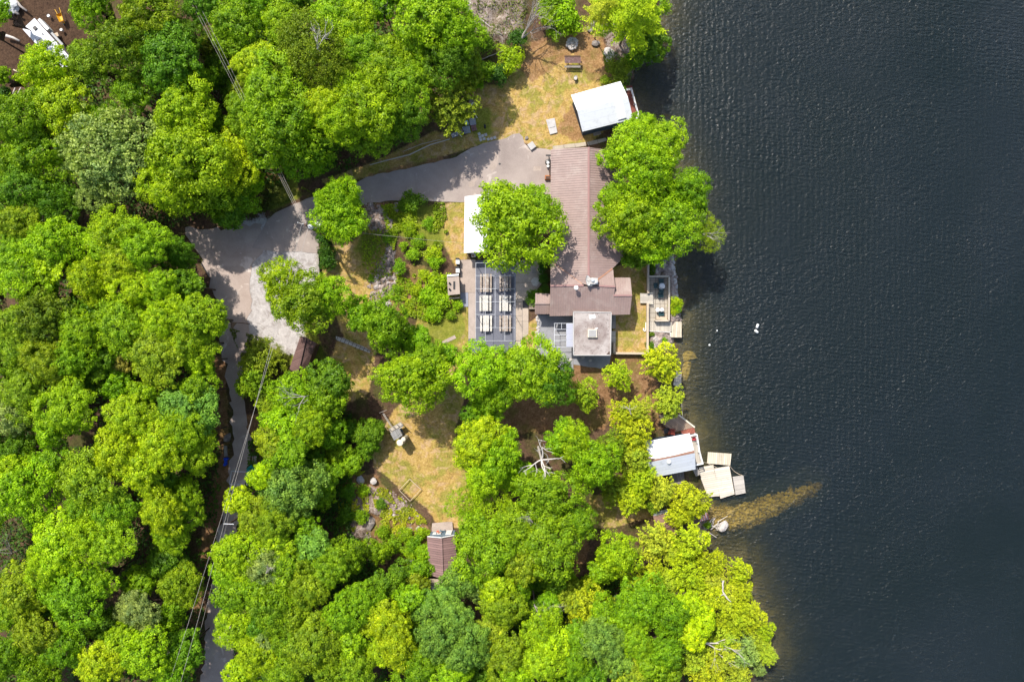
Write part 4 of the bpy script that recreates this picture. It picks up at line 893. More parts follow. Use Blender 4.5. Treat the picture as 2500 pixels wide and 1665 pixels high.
# ------------------------------------------------------------------ yard things
def pt_table(px, py):
    c = P(px, py); o = thing('picnic_table', 'dark brown picnic table on the upper lawn by the fire ring', 'picnic table', c)
    t = MB()
    for i in range(5): t.box(c + Vector((0, (i - 2) * .15 + .25, .75)), (2.15, .13, .045))
    t.build('table_top', mat_plain('purplish_brown_boards', (.17, .10, .095), .8, .4, 5, .2, (.4, .34, .3), .4), o)
    for s in (-1, 1):
        b = MB()
        for j in range(2): b.box(c + Vector((0, .2 + s * .68 + (j - .5) * .13, .44)), (2.15, .11, .045))
        b.build('bench', M['grey_wood'] if s < 0 else M['dark_wood'], o)
    for s in (-1, 1):
        f = MB().bar(c + Vector((s * .75, -.3, .40)), c + Vector((s * .75, .8, .40)), .05, .09)
        for q in (-1, 1): f.bar(c + Vector((s * .75, .25 + q * .6, 0)), c + Vector((s * .75, .25 + q * .25, .72)), .05, .09)
        f.build('leg_frame', M['dark_wood'], o)
pt_table(1397, 158)
rng = random.Random(3)
fr = thing('fire_ring', 'ring of pale stones around a burnt centre on the upper lawn', 'fire pit', P(1397, 107))
MB().lathe(P(1397, 108, 0.0), [(.55, 0), (.5, .06), (.1, .08)], 14).build('ash_bed', mat_plain('pale_ash', (.45, .38, .33), .95, .4, 6), fr)
for i in range(13):
    t = i * 6.283 / 13; MB().rock(P(1397, 107, .1) + Vector((math.cos(t) * .62, math.sin(t) * .7, 0)), rng.uniform(.17, .26), rng).build('stone', M['pale_rock'], fr)
for i in range(7):
    MB().rock(P(1397, 107, .1) + Vector((rng.uniform(-.35, .35), rng.uniform(-.4, .4), 0)), rng.uniform(.1, .18), rng).build('stone', M['pale_rock'], fr)
su = thing('tree_stump', 'pale cut stump on the upper lawn below the picnic table', 'stump', P(1405, 192))
MB().lathe(P(1405, 192, 0), [(.27, 0), (.24, .4), (.23, .42)], 14).build('trunk', M['grey_wood'], su); MB().lathe(P(1405, 192, .42), [(.22, 0), (.21, .012)], 14).build('cut_face', M['pale_rock'], su)
cl = thing('cistern_lid', 'pale rectangular concrete cover lying in the lawn above the driveway', 'concrete cover', P(1347, 309))
MB().slab([P(1333, 293, .2), P(1354, 288.5, .2), P(1361, 324, .2), P(1343, 329, .2)], .18).build('slab', M['concrete_slab'], cl, bevel=.02)
MB().box(P(1347, 304, .23), (.8, .8, .05), R(12)).build('hatch', M['concrete_slab'], cl)
tag(MB().box(P(1298, 357, .2), (.85, .9, .4), R(35)).build('concrete_box', M['concrete_slab'], bevel=.03), 'small square concrete block at the driveway edge', 'concrete block')
tag(MB().rock(P(1286, 338, .05), .3, rng).build('rock', M['rock']), 'small rock at the tip of the driveway', 'rock')
sw = [(1170, 327.5), (1172, 335), (1178.5, 332), (1186, 329.5), (1174, 342), (1182, 339.5), (1192, 340.5), (1200, 339), (1208, 336.5)]
nms = ['topmost', 'left of the middle row', 'centre of the middle row', 'right end of the middle row', 'lowest', 'beside the lowest', 'first of the row of three', 'middle of the row of three', 'last of the row of three']
for (x, y), nme in zip(sw, nms):
    tag(MB().box(P(x, y, .04), (.36, .36, .05), R(rng.uniform(15, 30))).build('paving_slab', M['concrete_slab']), 'square stepping slab by the driveway, ' + nme, 'paving slab', 'stepping slabs beside the pallets')
dg = thing('garden_ornament', 'small black animal ornament standing on the lawn by the stepping slabs', 'ornament', P(1184, 310))
MB().tube([P(1184, 314, .12), P(1184, 308, .22), P(1183.5, 304, .34)], [.12, .16, .08], 8).build('body', M['black'], dg, smooth=True)
for i, q in enumerate(((1182, 313), (1186, 313))): MB().tube([P(*q, 0), P(q[0], q[1] - 1, .2)], .04, 5).build('leg', M['black'], dg)
# pallets fence
def pallet(px, py, rz, w, l, mat, label, z=.12, n=7):
    c = P(px, py, z); o = thing('pallet', label, 'pallet', c, 'pallets along the lawn edge'); m3 = Matrix.Rotation(rz, 3, 'Z'); m = MB()
    for i in range(n): m.box(c + m3 @ Vector(((i - (n - 1) / 2) * w / n, 0, .08)), (w / n * .55, l, .03), rz)
    m.build('slats', mat, o); b = MB()
    for s in (-1, 0, 1): b.box(c + m3 @ Vector((0, s * l * .42, 0)), (w, .09, .12), rz)
    b.build('stringers', M['dark_wood'], o)
pal = mat_plain('blue_white_slats', (.48, .50, .55), .7, .15, 4)
pallet(1139, 318, R(10), 1.0, .95, pal, 'bluish white pallet at the bottom corner of the pallet fence')
pallet(1154, 298, R(98), .9, .85, pal, 'upper bluish white pallet right of the dark round tree')
pallet(1110, 330, R(22), .9, .6, pal, 'lowest pallet, at the left end of the pallet fence', n=6)
pallet(1150, 246, R(95), 1.1, .55, mat_plain('grey_slats', (.34, .30, .28), .8, .2, 4), 'grey pallet under the rusty box', n=8)
pallet(1126, 324, R(20), .8, .6, mat_plain('pinkish_slats', (.36, .28, .28), .8, .2, 4), 'pinkish grey pallet between two bluish white ones', n=6)
pallet(1157, 313, R(15), .7, .8, mat_plain('red_grey_slats', (.34, .17, .18), .8, .35, 6), 'reddish pallet outside the pallet corner', n=5)
tag(MB().box(P(1151, 233, .4), (.95, .65, .6), R(5)).build('rusty_box', mat_plain('rusty_sheet', (.32, .15, .08), .7, .3, 3), bevel=.02), 'rusty brown box at the top of the pallet fence', 'box')
tag(MB().lathe(P(1158, 261, .0), [(.3, 0), (.32, .5), (.42, .55), (.40, .6), (.1, .55)], 18).build('white_basin', M['offwhite'], smooth=False), 'round whitish basin beside the pallets', 'basin')
tag(MB().bar(P(1115, 323, .5), P(1128, 335, .4), .07, .07).build('loose_board', M['offwhite']), 'loose white board leaning across the pallets', 'board')
tag(MB().bar(P(1156, 270, .3), P(1165, 289, .3), .10, .08).build('loose_board', M['offwhite']), 'loose white board lying below the round basin', 'board')
tag(MB().box(P(1139, 301, .35), (.5, .5, .5), R(20)).build('teal_crate', mat_plain('pale_teal', (.30, .48, .46), .6, .2, 4), bevel=.02), 'pale teal crate between the dark round tree and the pallets', 'crate')
tag(MB().tube([P(903, 403, .15), P(940, 393, .15), P(1000, 378, .15), P(1050, 354, .15), P(1098, 340, .2)], [.05, .07, .08, .08, .06], 6).build('long_log', M['birch_bark']), 'long thin pale log lying beside the driveway up to the pallets', 'log')
tag(MB().tube([P(985, 370, .1), P(1030, 352, .1), P(1076, 341, .15)], [.03, .04, .04], 5).build('long_log', M['birch_bark']), 'second thinner pole lying just above the long log', 'log')
# grills by the lodge
gr = thing('barbecue', 'white and black kettle barbecue against the west wall of the lodge', 'barbecue', P(1337, 402))
MB().lathe(P(1338, 401, .0), [(.2, 0), (.22, .6), (.42, .7), (.44, .9), (.36, 1.05), (.1, 1.12)], 16).build('kettle', M['black'], gr)
MB().lathe(P(1338, 398, 1.1), [(.2, 0), (.16, .07), (.03, .1)], 14).build('lid', M['white'], gr); MB().lathe(P(1338, 406, .95), [(.2, 0), (.16, .07), (.03, .1)], 14).build('side_burner', M['white'], gr)
dr = thing('fountain_stand', 'black T-shaped handle and table by the corner of the lodge', 'stand', P(1340, 382))
MB().box(P(1339, 380, 1.0), (.72, .2, .08)).build('bar', M['black'], dr); MB().bar(P(1340, 381, .9), P(1340, 393, .8), .08).build('arm', M['black'], dr)
MB().bar(P(1340, 382, 0), P(1340, 382, .95), .08).build('post', M['black'], dr)
pl = thing('planter', 'rusty planter of dry plants on the west side of the lodge', 'planter', P(1336, 434))
MB().box(P(1338, 434, .3), (.85, .55, .5)).build('box', M['terracotta'], pl, bevel=.02); MB().box(P(1338, 434, .56), (.65, .35, .06)).build('soil', M['dark_wood'], pl)
tag(MB().bar(P(1342, 412, .6), P(1342, 428, .6), .09, .4).build('low_rail', M['dark_wood']), 'dark low rail between the barbecue and the planter', 'rail')

# playhouse, lying frame
ph = thing('playhouse', 'grey wooden playhouse with a blue slide and two cream barrels beside the dry lawn', 'playhouse', P(966, 1060))
zt = 2.2; m = MB()
a, b, c, d = P(953, 1058.5, zt), P(974.5, 1045.5, zt), P(983, 1062, zt), P(962, 1075, zt); mab, mdc = P(963.5, 1050, zt + .45), P(972.5, 1070, zt + .45)
ribbed(m, [a, mab, mdc, d], (a - mab)[:2], 1.5, .06, .03, .07); ribbed(m, [mab, b, c, mdc], (a - mab)[:2], 1.5, .06, .03, .07); m.build('roof', mat_boards('grey_roof_boards', (.33, .32, .31), .2, R(120), (.12, .11, .1), .2, .85, .1), ph)
MB().slab([P(949, 1047, 1.2), P(978, 1030, 1.2), P(985, 1038, 1.2), P(983, 1043, 1.2), P(955, 1058, 1.2)], .1).build('platform', M['wood'], ph)
MB().prism([(p.x, p.y) for p in PL([(957, 1059), (973, 1049), (979.5, 1061.5), (963, 1071)], zt)], 0, zt - .12).build('wall', M['grey_wood'], ph)
MB().slab([P(976.5, 1047.5, 1.7), P(980, 1045.5, 1.7), P(986, 1060, .3), P(982, 1062, .3)], .08).build('slide', mat_plain('dark_blue_plastic', (.05, .12, .20), .4, .1, 4), ph)
l = MB()
for s in (-1.2, 1.2): l.bar(P(936 + s, 1010 - s * .4, .9), P(956 + s, 1041 - s * .4, 1.2), .08, .08)
for i in range(7): q = i / 6; l.bar(P(934.5 + 20 * q, 1010 + 31 * q, .92 + .3 * q), P(938 + 20 * q, 1009.5 + 31 * q, .92 + .3 * q), .05)
l.bar(P(926, 1008, .5), P(944, 1001, .5), .06).bar(P(936, 1010, 0), P(936, 1010, .9), .1); l.build('gangway', M['grey_wood'], ph)
rlm = MB().bar(P(950, 1047, 1.9), P(978, 1031, 1.9), .07).bar(P(978, 1031, 1.9), P(984, 1037, 1.9), .07)
for q in ((950, 1047), (960, 1041), (969, 1036), (978, 1031), (984, 1037)): rlm.bar(P(*q, 0), P(*q, 1.9), .08)
rlm.build('railing', M['grey_wood'], ph)
for q, r in (((976.5, 1080.5), .44), ((985, 1072), .3)): MB().lathe(P(*q, 2.3), [(r * .9, -2.3), (r, -2.2), (r, 0), (r * .9, .1), (r * .5, .14), (.04, .16)], 20).build('barrel', M['offwhite'], ph)
fq = [P(1000, 1169, .08), P(1027.5, 1194, .08), P(1001, 1223, .08), P(974.5, 1196, .08)]
lf = MB()
for i in range(4): lf.bar(fq[i], fq[(i + 1) % 4], .06, .08)
tag(lf.build('sandbox', M['tan_wood']), 'thin square timber border lying on the dry lawn', 'sandbox')

# camper in the upper-left clearing
cp = thing('camper', 'long white camper roof half hidden by a yellow-green maple in the upper left clearing', 'camper', P(100, 80))
zc = 3.0; a, b = P(55, 72, zc), P(84, 45, zc); ax = (P(134, 100, zc) - P(84, 45, zc)).normalized() * 7.6
MB().slab([a, b, b + ax, a + ax], .12).build('roof', mat_plain('white_membrane', (.66, .66, .70), .5, .06, 2, .3, (.45, .45, .5), .3), cp)
k_ = .97
ins = [a + (b - a) * .04 + ax * .02, a + (b - a) * .96 + ax * .02, b + ax * .98 - (b - a) * .04, a + ax * .98 + (b - a) * .04]
MB().prism([(p.x, p.y) for p in ins], .45, zc - .12).build('body', mat_plain('dusty_mauve_panel', (.30, .24, .24), .5, .1, 2), cp)
for u, v, w, l_, mt in ((.62, .14, .45, .45, 'black'), (.28, .36, .55, .45, 'grey_wood'), (.30, .50, .45, .4, 'black'), (.72, .30, .12, .12, 'black'), (.7, .5, .12, .12, 'black')):
    MB().box(a + (b - a) * u + ax * v + Vector((0, 0, .07)), (w, l_, .12), math.atan2(ax.y, ax.x)).build('roof_hatch', M[mt], cp)
MB().slab([b + (b - a) * .06 + ax * .06, b + (b - a) * .24 + ax * .06, b + (b - a) * .24 + ax * .30, b + (b - a) * .06 + ax * .30], .9).build('slide_out', M['white'], cp)
MB().slab([b + (b - a) * .06 + ax * .32 - Vector((0, 0, .4)), b + (b - a) * .2 + ax * .32 - Vector((0, 0, .4)), b + (b - a) * .2 + ax * .62 - Vector((0, 0, .4)), b + (b - a) * .06 + ax * .62 - Vector((0, 0, .4))], .3).build('awning', M['grey_metal'], cp)
for s in (.05, .95):
    for t in (.55, .65): q = a + (b - a) * s + ax * t; MB().tube([Vector((q.x, q.y, .38)) - (b - a).normalized() * .1, Vector((q.x, q.y, .38)) + (b - a).normalized() * .1], .38, 16).build('wheel', M['black'], cp)
MB().bar(a + (b - a) * .5 + Vector((0, 0, 0)) - Vector((0, 0, zc - .5)), a + (b - a) * .5 - ax * .13 - Vector((0, 0, zc - .5)), .12).build('tow_bar', M['black'], cp)
wbq = thing('wheelbarrow', 'yellow wheelbarrow in the bare clearing near the camper', 'wheelbarrow', P(151, 42))
c = P(153, 46, .0); u = (P(147, 28) - P(157, 54)).normalized(); w_ = Vector((-u.y, u.x, 0))
def trough(): 
    t0 = [c - u * .75 + w_ * .28, c - u * .75 - w_ * .28, c + u * .35 - w_ * .38, c + u * .35 + w_ * .38]; b0 = [c - u * .45 + w_ * .15, c - u * .45 - w_ * .15, c + u * .15 - w_ * .2, c + u * .15 + w_ * .2]
    v = [p + Vector((0, 0, .68)) for p in t0] + [p + Vector((0, 0, .36)) for p in b0]
    return MB().add(v, [(0, 1, 5, 4), (1, 2, 6, 5), (2, 3, 7, 6), (3, 0, 4, 7), (4, 5, 6, 7), (1, 0, 4, 5), (2, 1, 5, 6), (3, 2, 6, 7), (0, 3, 7, 4)])
trough().build('tray', M['yellow'], wbq)
MB().bar(c - u * .9 + w_ * .1 + Vector((0, 0, .25)), c + u * 1.15 + w_ * .32 + Vector((0, 0, .5)), .07).bar(c - u * .9 - w_ * .1 + Vector((0, 0, .25)), c + u * 1.15 - w_ * .32 + Vector((0, 0, .5)), .07).build('handle', M['yellow'], wbq)
q = c - u * .95 + Vector((0, 0, .2)); MB().tube([q - w_ * .05, q + w_ * .05], .2, 14).build('wheel', M['black'], wbq)
tk = thing('trailer_tank', 'pale tarpaulin-covered pile in the extreme top-left corner', 'covered pile', P(22, 14))
MB().rock(P(20, 14, .5), 1.15, random.Random(5), 3, .6).build('cover', mat_plain('pale_plastic_sheet', (.62, .62, .62), .5, .25, 2.5), tk)
for pts, lb, mt, r in (([(0, 2), (20, 22), (46, 36)], 'dark fallen trunk crossing the extreme top-left corner', 'dead_bark', .25), ([(34, -4), (50, 16), (66, 28)], 'grey fallen trunk just right of the top-left corner pile', 'dead_bark', .2),
                    ([(12, 87), (32, 93), (48, 101)], 'pale broken log left of the camper', 'birch_bark', .2), ([(33, 171), (52, 180)], 'short reddish log below the camper', 'tan_wood', .1),
                    ([(28, 238), (37, 215)], 'left of two pale poles lying in the dark at the left edge', 'birch_bark', .1), ([(33, 243), (42, 232), (51, 214)], 'right of two pale poles lying in the dark at the left edge', 'birch_bark', .1),
                    ([(389, 1618), (403, 1600), (419, 1588)], 'grey fallen trunk left of the road near the bottom', 'dead_bark', .16),
                    ([(1174, 48), (1196, 66), (1226, 86)], 'pale fallen trunk in the rocky clearing at the top', 'dead_bark', .12), ([(1172, 148), (1195, 138), (1232, 124)], 'thin bare fallen pole above the dark round tree', 'dead_bark', .08)):
    w = [P(x, y, r * .9 + max(-.5, gz(*P(x, y).xy)) + (.5 if x < 70 else 0)) for x, y in pts]; n = len(w)
    tag(MB().tube(w, [r * (1 - .35 * i / (n - 1)) for i in range(n)], 8).build('fallen_log', M[mt], smooth=True), lb, 'log')
for q, lb in (((122, 42), 'white bucket above the camper roof'), ((153, 76), 'white bucket right of the camper, under the wheelbarrow')):
    bu = tag(MB().lathe(P(*q), [(.16, 0), (.2, .34), (.18, .36), (.05, .3)], 14).build('bucket', M['white']), lb, 'bucket')
tag(MB().box(P(139, 87, .2), (.55, .55, .3), R(20)).build('small_crate', M['tan_wood'], bevel=.02), 'tan crate beside the camper side', 'crate')

# road-side things
bt = thing('blue_tarpaulin', 'crumpled bright blue tarpaulin at the left edge of the narrow road', 'tarpaulin', P(551, 1128))
MB().slab([P(545, 1118, .5), P(552, 1116, .7), (P(559, 1119, .5)), P(553, 1125, .6), P(554, 1134, .5), P(549, 1138, .4), P(544, 1136, .5), P(548, 1127, .7)], .25).build('sheet', M['blue_tarp'], bt)
tt = thing('teal_tarpaulin', 'teal green tarpaulin at the right edge of the narrow road', 'tarpaulin', P(610, 1155))
MB().slab([P(602, 1144, .8), P(612, 1135, 1.0), P(616, 1140, .9), P(628, 1143, .6), P(626, 1149, .6), P(613, 1153, .8), P(610, 1162, .8), P(612, 1175, .5), P(603, 1174, .5), P(599, 1162, .7)], .35).build('sheet', M['teal_tarp'], tt)
pc = thing('pipe_carport', 'thin pale pipe frame spanning the narrow road by the teal tarpaulin', 'pipe frame', P(585, 1165))
zf = 2.1; MB().bar(P(565, 1150, zf), P(606, 1152, zf), .07).bar(P(560.5, 1182, zf), P(590, 1183, zf), .07).bar(P(565, 1150, zf), P(560.5, 1182, zf), .06).bar(P(606, 1152, zf), P(602, 1184, zf), .06).build('top_frame', M['pipe'], pc)
for q in ((565, 1150), (606, 1152), (560.5, 1182), (602, 1184)): t = P(*q, zf); MB().bar(Vector((t.x, t.y, 0)), t, .07).build('post', M['pipe'], pc)
bg2 = thing('bench', 'rough dark timber bench right of the road above the teal tarpaulin', 'bench', P(623, 1125))
MB().bar(P(624, 1113, .45), P(624, 1139, .45), .36, .08).bar(P(617.5, 1113, .4), P(617.5, 1139, .4), .16, .08).build('seat', M['grey_wood'], bg2)
for yy in (1116, 1136): MB().bar(P(624, yy, 0), P(624, yy, .42), .3, .1).build('leg', M['grey_wood'], bg2)
tag(MB().bar(P(550, 1088, .12), P(552, 1114, .12), .42, .22).build('timber_beam', M['grey_wood']), 'grey square beam left of the road just above the blue tarpaulin', 'beam')
tag(MB().rock(P(555, 1069, .2), .55, rng).build('rock', M['rock']), 'grey boulder left of the road above the square beam', 'rock')
tag(MB().bar(P(776.5, 622, .2), P(779, 672, .2), .2, .35).build('timber_kerb', M['grey_wood']), 'grey timber kerb running down from the parking pad beside the ivy bush', 'kerb')
tag(MB().rock(P(912, 1174, .2), .5, rng).build('rock', M['pale_rock']), 'pale boulder at the left edge of the dry lawn', 'rock')
tag(MB().rock(P(1764, 1285, -.85), .72, rng, 3).build('boulder', M['pale_rock'], smooth=False), 'large pale boulder at the root of the stone spit', 'boulder')
tag(MB().box(P(1003, 1364, .12), (.75, 1.4, .14), R(-12)).build('pale_slab', M['pale_rock'], bevel=.03), 'pale cracked slab among the bushes left of the mauve cabin', 'slab')
for (x, y, r), lb in (((1008 - 3, 482 + 28, .0), ''),):
    pass
for (x, y, r), lb in (((968, 505, .55), 'dark rounded rock between the driveway and the small green shrub'), ((1450, 60, .6), 'upper boulder left of the lakeside pine'), ((1440, 73, .5), 'lower boulder left of the lakeside pine'),
                      ((1454, 107, .45), 'grey angular rock above the white cottage lawn'), ((1486, 130, .7), 'tall pale rock at the shore below the pine'), ((1487, 145, .5), 'low pale rock under the tall pale one at the shore'),
                      ((880, 1171, .55), 'dark flat rock left of the pale boulder'), ((1392, 879, .35), 'pale rock below the flat-roofed building, left one'), ((1423, 872, .3), 'pale rock below the flat-roofed building, middle one'),
                      ((1441, 880, .3), 'pale rock below the flat-roofed building, right one'), ((872, 1262, .8), 'dark slab rock in the reddish hollow, left'), ((902, 1277, .9), 'bluish slab rock in the reddish hollow, right')):
    tag(MB().rock(P(x, y, .05 + max(-.3, gz(*P(x, y).xy))), r, rng, 2, .5).build('rock', M['rock'] if 'pale' not in lb else M['pale_rock']), lb, 'rock')
# driftwood at the spit
dw = MB()
for i in range(16):
    a = P(1722 + rng.uniform(0, 32), 1272 + rng.uniform(0, 28), -.85 + rng.uniform(0, .2)); t = rng.uniform(-.6, 1.4); L = rng.uniform(.5, 1.8)
    dw.tube([a, a + Vector((math.cos(t) * L, math.sin(t) * L, rng.uniform(-.1, .2)))], [.06, .03], 5)
tag(dw.build('driftwood', M['birch_bark']), 'tangle of bleached driftwood beside the large pale boulder', 'driftwood', kind='stuff')
# riprap and rubble
def rubble(name, polys, n, rmin, rmax, mat, seed, zoff=0.0):
    r = random.Random(seed); m = MB(); w = [wpoly(p, -.5) for p in polys]
    for pl_, cnt in zip(w, n):
        xs_ = [p[0] for p in pl_]; ys_ = [p[1] for p in pl_]; k = 0
        while k < cnt:
            x, y = r.uniform(min(xs_), max(xs_)), r.uniform(min(ys_), max(ys_))
            if not inside(np.array([x]), np.array([y]), pl_)[0]: continue
            m.rock((x, y, gz(x, y) + zoff), r.uniform(rmin, rmax) * (1.6 if r.random() < .08 else 1), r, 1, .7); k += 1
    o = m.build(name, mat); return tag(o, kind='stuff')
rip = [[(1597, 640), (1632, 625), (1645, 668), (1638, 672), (1596, 672)], [(1637, 676), (1646, 660), (1654, 700), (1655, 730), (1640, 745)], [(1636, 768), (1660, 755), (1664, 782), (1638, 784)], [(1588, 811), (1625, 812), (1632, 828), (1640, 845), (1600, 855), (1590, 862)]]
tag(rubble('riprap', rip, [200, 190, 60, 230], .12, .32, M['brown_rock'], 11, .05), 'broken stones banked along the shore beside the patio', 'stones')
tag(rubble('riprap', [[(1630, 628), (1642, 630), (1656, 700), (1658, 740), (1648, 745), (1648, 700)]], [90], .15, .3, M['pale_rock'], 12, .1), 'paler broken stones at the water line beside the patio', 'stones')
tag(rubble('rubble', [[(900, 700), (945, 620), (962, 640), (955, 740), (940, 765), (905, 765)], [(890, 495), (925, 500), (960, 540), (955, 560)], [(948, 610), (960, 600), (972, 680), (958, 720)]], [150, 40, 70], .10, .32, M['brown_rock'], 13), 'grey rock rubble along the ledge below the small green shrub', 'stones')
tag(rubble('rubble', [[(920, 1180), (1010, 1230), (1040, 1290), (1000, 1300), (930, 1220)]], [70], .08, .22, M['brown_rock'], 14), 'pale pinkish rubble strip left of the dry lawn', 'stones')
tag(rubble('rubble', [[(1310, 768), (1315, 768), (1318, 858), (1322, 872), (1312, 862), (1309, 820)]], [46], .13, .24, M['pale_rock'], 15, .08), 'row of whitish edging stones between the lawn strip and the gravel yard', 'stones')
tag(rubble('submerged_stones', [[(1735, 1262), (1790, 1245), (1860, 1224), (1930, 1206), (1984, 1196), (1980, 1214), (1940, 1236), (1880, 1264), (1840, 1282), (1780, 1294), (1740, 1290)]], [420], .12, .34, M['lake_stone'], 16, .04), 'ochre stones of the submerged spit reaching out into the lake', 'stones')
for (x, y, a, b, rz), lb in (((1684, 905, .75, 1.5, -.3), 'large ochre sunken boulder off the first pier'), ((1690, 870, 1.5, .7, 0), 'wide ochre sunken boulder below the lakeside deck'), ((1672, 797, .45, .8, .3), 'small ochre sunken boulder right of the lakeside deck'), ((1670, 846, 1.2, .5, .2), 'flat ochre sunken boulder under the lakeside deck corner')):
    x -= 12; w = P(x, y, -1.85); mm = MB().rock((0, 0, 0), 1.0, rng, 3, .35); m3 = Matrix.Rotation(rz, 3, 'Z')
    mm.v = [w + m3 @ Vector((p.x * a, p.y * b, p.z * .8)) for p in mm.v]; tag(mm.build('sunken_boulder', M['lake_stone']), lb, 'boulder')

# ------------------------------------------------------------------ pole and wires
po = thing('utility_pole', 'wooden utility pole with a grey transformer beside the parking pad', 'utility pole', P(797, 578))
bs = P(797, 578); tp_ = P(745, 546, 9.5); tp_ = Vector((bs.x, bs.y, 9.5))
TOP = Vector((bs.x, bs.y, 9.5))
MB().tube([Vector((bs.x, bs.y, 0)), TOP], [.2, .14], 10).build('pole', M['dark_wood'], po)
dirw = (P(413, 1665) - P(745, 548)).normalized(); cr_ = Vector((-dirw.y, dirw.x, 0))
MB().bar(TOP + cr_ * -1.0 - Vector((0, 0, .25)), TOP + cr_ * .8 - Vector((0, 0, .25)), .10).build('crossarm', M['grey_wood'], po)
for s in (-.95, -.3, .4, .78): MB().lathe(TOP + cr_ * s - Vector((0, 0, .2)), [(.05, 0), (.07, .06), (.03, .14)], 8).build('insulator', M['white'], po)
MB().lathe(TOP + Vector((.42, -.15, -1.2)), [(.24, 0), (.26, .1), (.26, .75), (.2, .85), (.05, .9)], 14).build('transformer', M['silver'], po)
MB().bar(TOP + Vector((.1, 0, -1.4)), TOP + Vector((.75, -.2, -1.35)), .07).bar(TOP + Vector((.1, .05, -.7)), TOP + Vector((1.1, -.25, -.75)), .05).build('bracket', M['black'], po)
sl = TOP * 1; sl.z = 6.0
MB().bar(Vector((bs.x, bs.y, 4.2)), Vector((bs.x + .15, bs.y + .7, 4.3)), .06).box(Vector((bs.x + .1, bs.y + .95, 4.25)), (.85, .42, .28), R(-20)).build('lamp_housing', M['white'], po)
def wire(name, label, a, b, sag=.6, r=.035, group='overhead cables over the wood and road'):
    n = 14; pts = [a.lerp(b, i / n) - Vector((0, 0, sag * 4 * (i / n) * (1 - i / n))) for i in range(n + 1)]
    tag(MB().tube(pts, r, 5).build(name, M['wire']), label, 'cable', group)
def far(px, py, z=9.5): return P(px, py, z)
for i, (o1, q2, lb) in enumerate(((-.95, (459, -8), 'left of the close pair of cables from the pole to the top edge'), (-.3, (466, -8), 'right of the close pair of cables from the pole to the top edge'), (.4, (476, -8), 'third, slightly separate cable from the pole to the top edge'))):
    wire('power_line', lb, TOP + cr_ * o1 * .35 - Vector((0, 0, .1)), far(*q2, 9.9), .5, .014)
for o1, q2, lb in ((-.5, (409, 1680), 'left cable running down from the pole along the narrow road'), (.5, (437, 1680), 'middle cable running down from the pole along the narrow road')):
    wire('power_line', lb, TOP + cr_ * -o1 * .9 - Vector((0, 0, .1)), far(*q2, 9.4), .6, .018)
wire('power_line', 'thin rightmost cable along the lower road', far(560, 1250, 6.0), far(452, 1680, 6.2), .3, .014)
wire('service_line', 'thin pale twisted line from the round maple to the white store', P(858, 566, 6.0), P(1134, 594, 2.9), .5, .012, None)
# second pole south, beyond the lower frame edge, carries the road wires
so_ = thing('utility_pole', 'crossarm pole beside the road below the thin pipe frame', 'utility pole', P(560, 1279, 0))
pb = P(558, 1279, 6.2); MB().tube([Vector((pb.x, pb.y, 0)), pb], .11, 8).build('pole', M['dark_wood'], so_); MB().bar(P(546, 1278, 6.2), P(571, 1279, 6.2), .08).build('crossarm', M['pipe'], so_)
# ------------------------------------------------------------------ foliage meshes
def unit(a): return a / (np.linalg.norm(a, axis=-1, keepdims=True) + 1e-9)
def leaf_mesh(name, C, N, size, tint, asp=.62, mat=None, rg=None):
    n = len(C); rg = rg or np.random.RandomState(1)
    t = unit(np.cross(N, rg.normal(size=(n, 3)))); b = np.cross(N, t); s = size[:, None]
    V = np.stack([C + t * s * .5, C + b * s * .5 * asp + N * s * .06, C - t * s * .5, C - b * s * .5 * asp + N * s * .06], 1).reshape(-1, 3)
    me = bpy.data.meshes.new(name); me.vertices.add(n * 4); me.vertices.foreach_set('co', V.astype(np.float32).ravel())
    me.loops.add(n * 4); me.loops.foreach_set('vertex_index', np.arange(n * 4, dtype=np.int32))
    me.polygons.add(n); me.polygons.foreach_set('loop_start', np.arange(0, n * 4, 4, dtype=np.int32)); me.update(calc_edges=True)
    a = me.attributes.new('tint', 'FLOAT', 'FACE'); a.data.foreach_set('value', np.clip(tint, 0, 1).astype(np.float32))
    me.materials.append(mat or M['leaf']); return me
def sphere_pts(n, rg, top=-.35):
    z = rg.uniform(top, 1, n); t = rg.uniform(0, 6.2832, n); r = np.sqrt(1 - z * z)
    return np.stack([r * np.cos(t), r * np.sin(t), z], 1)
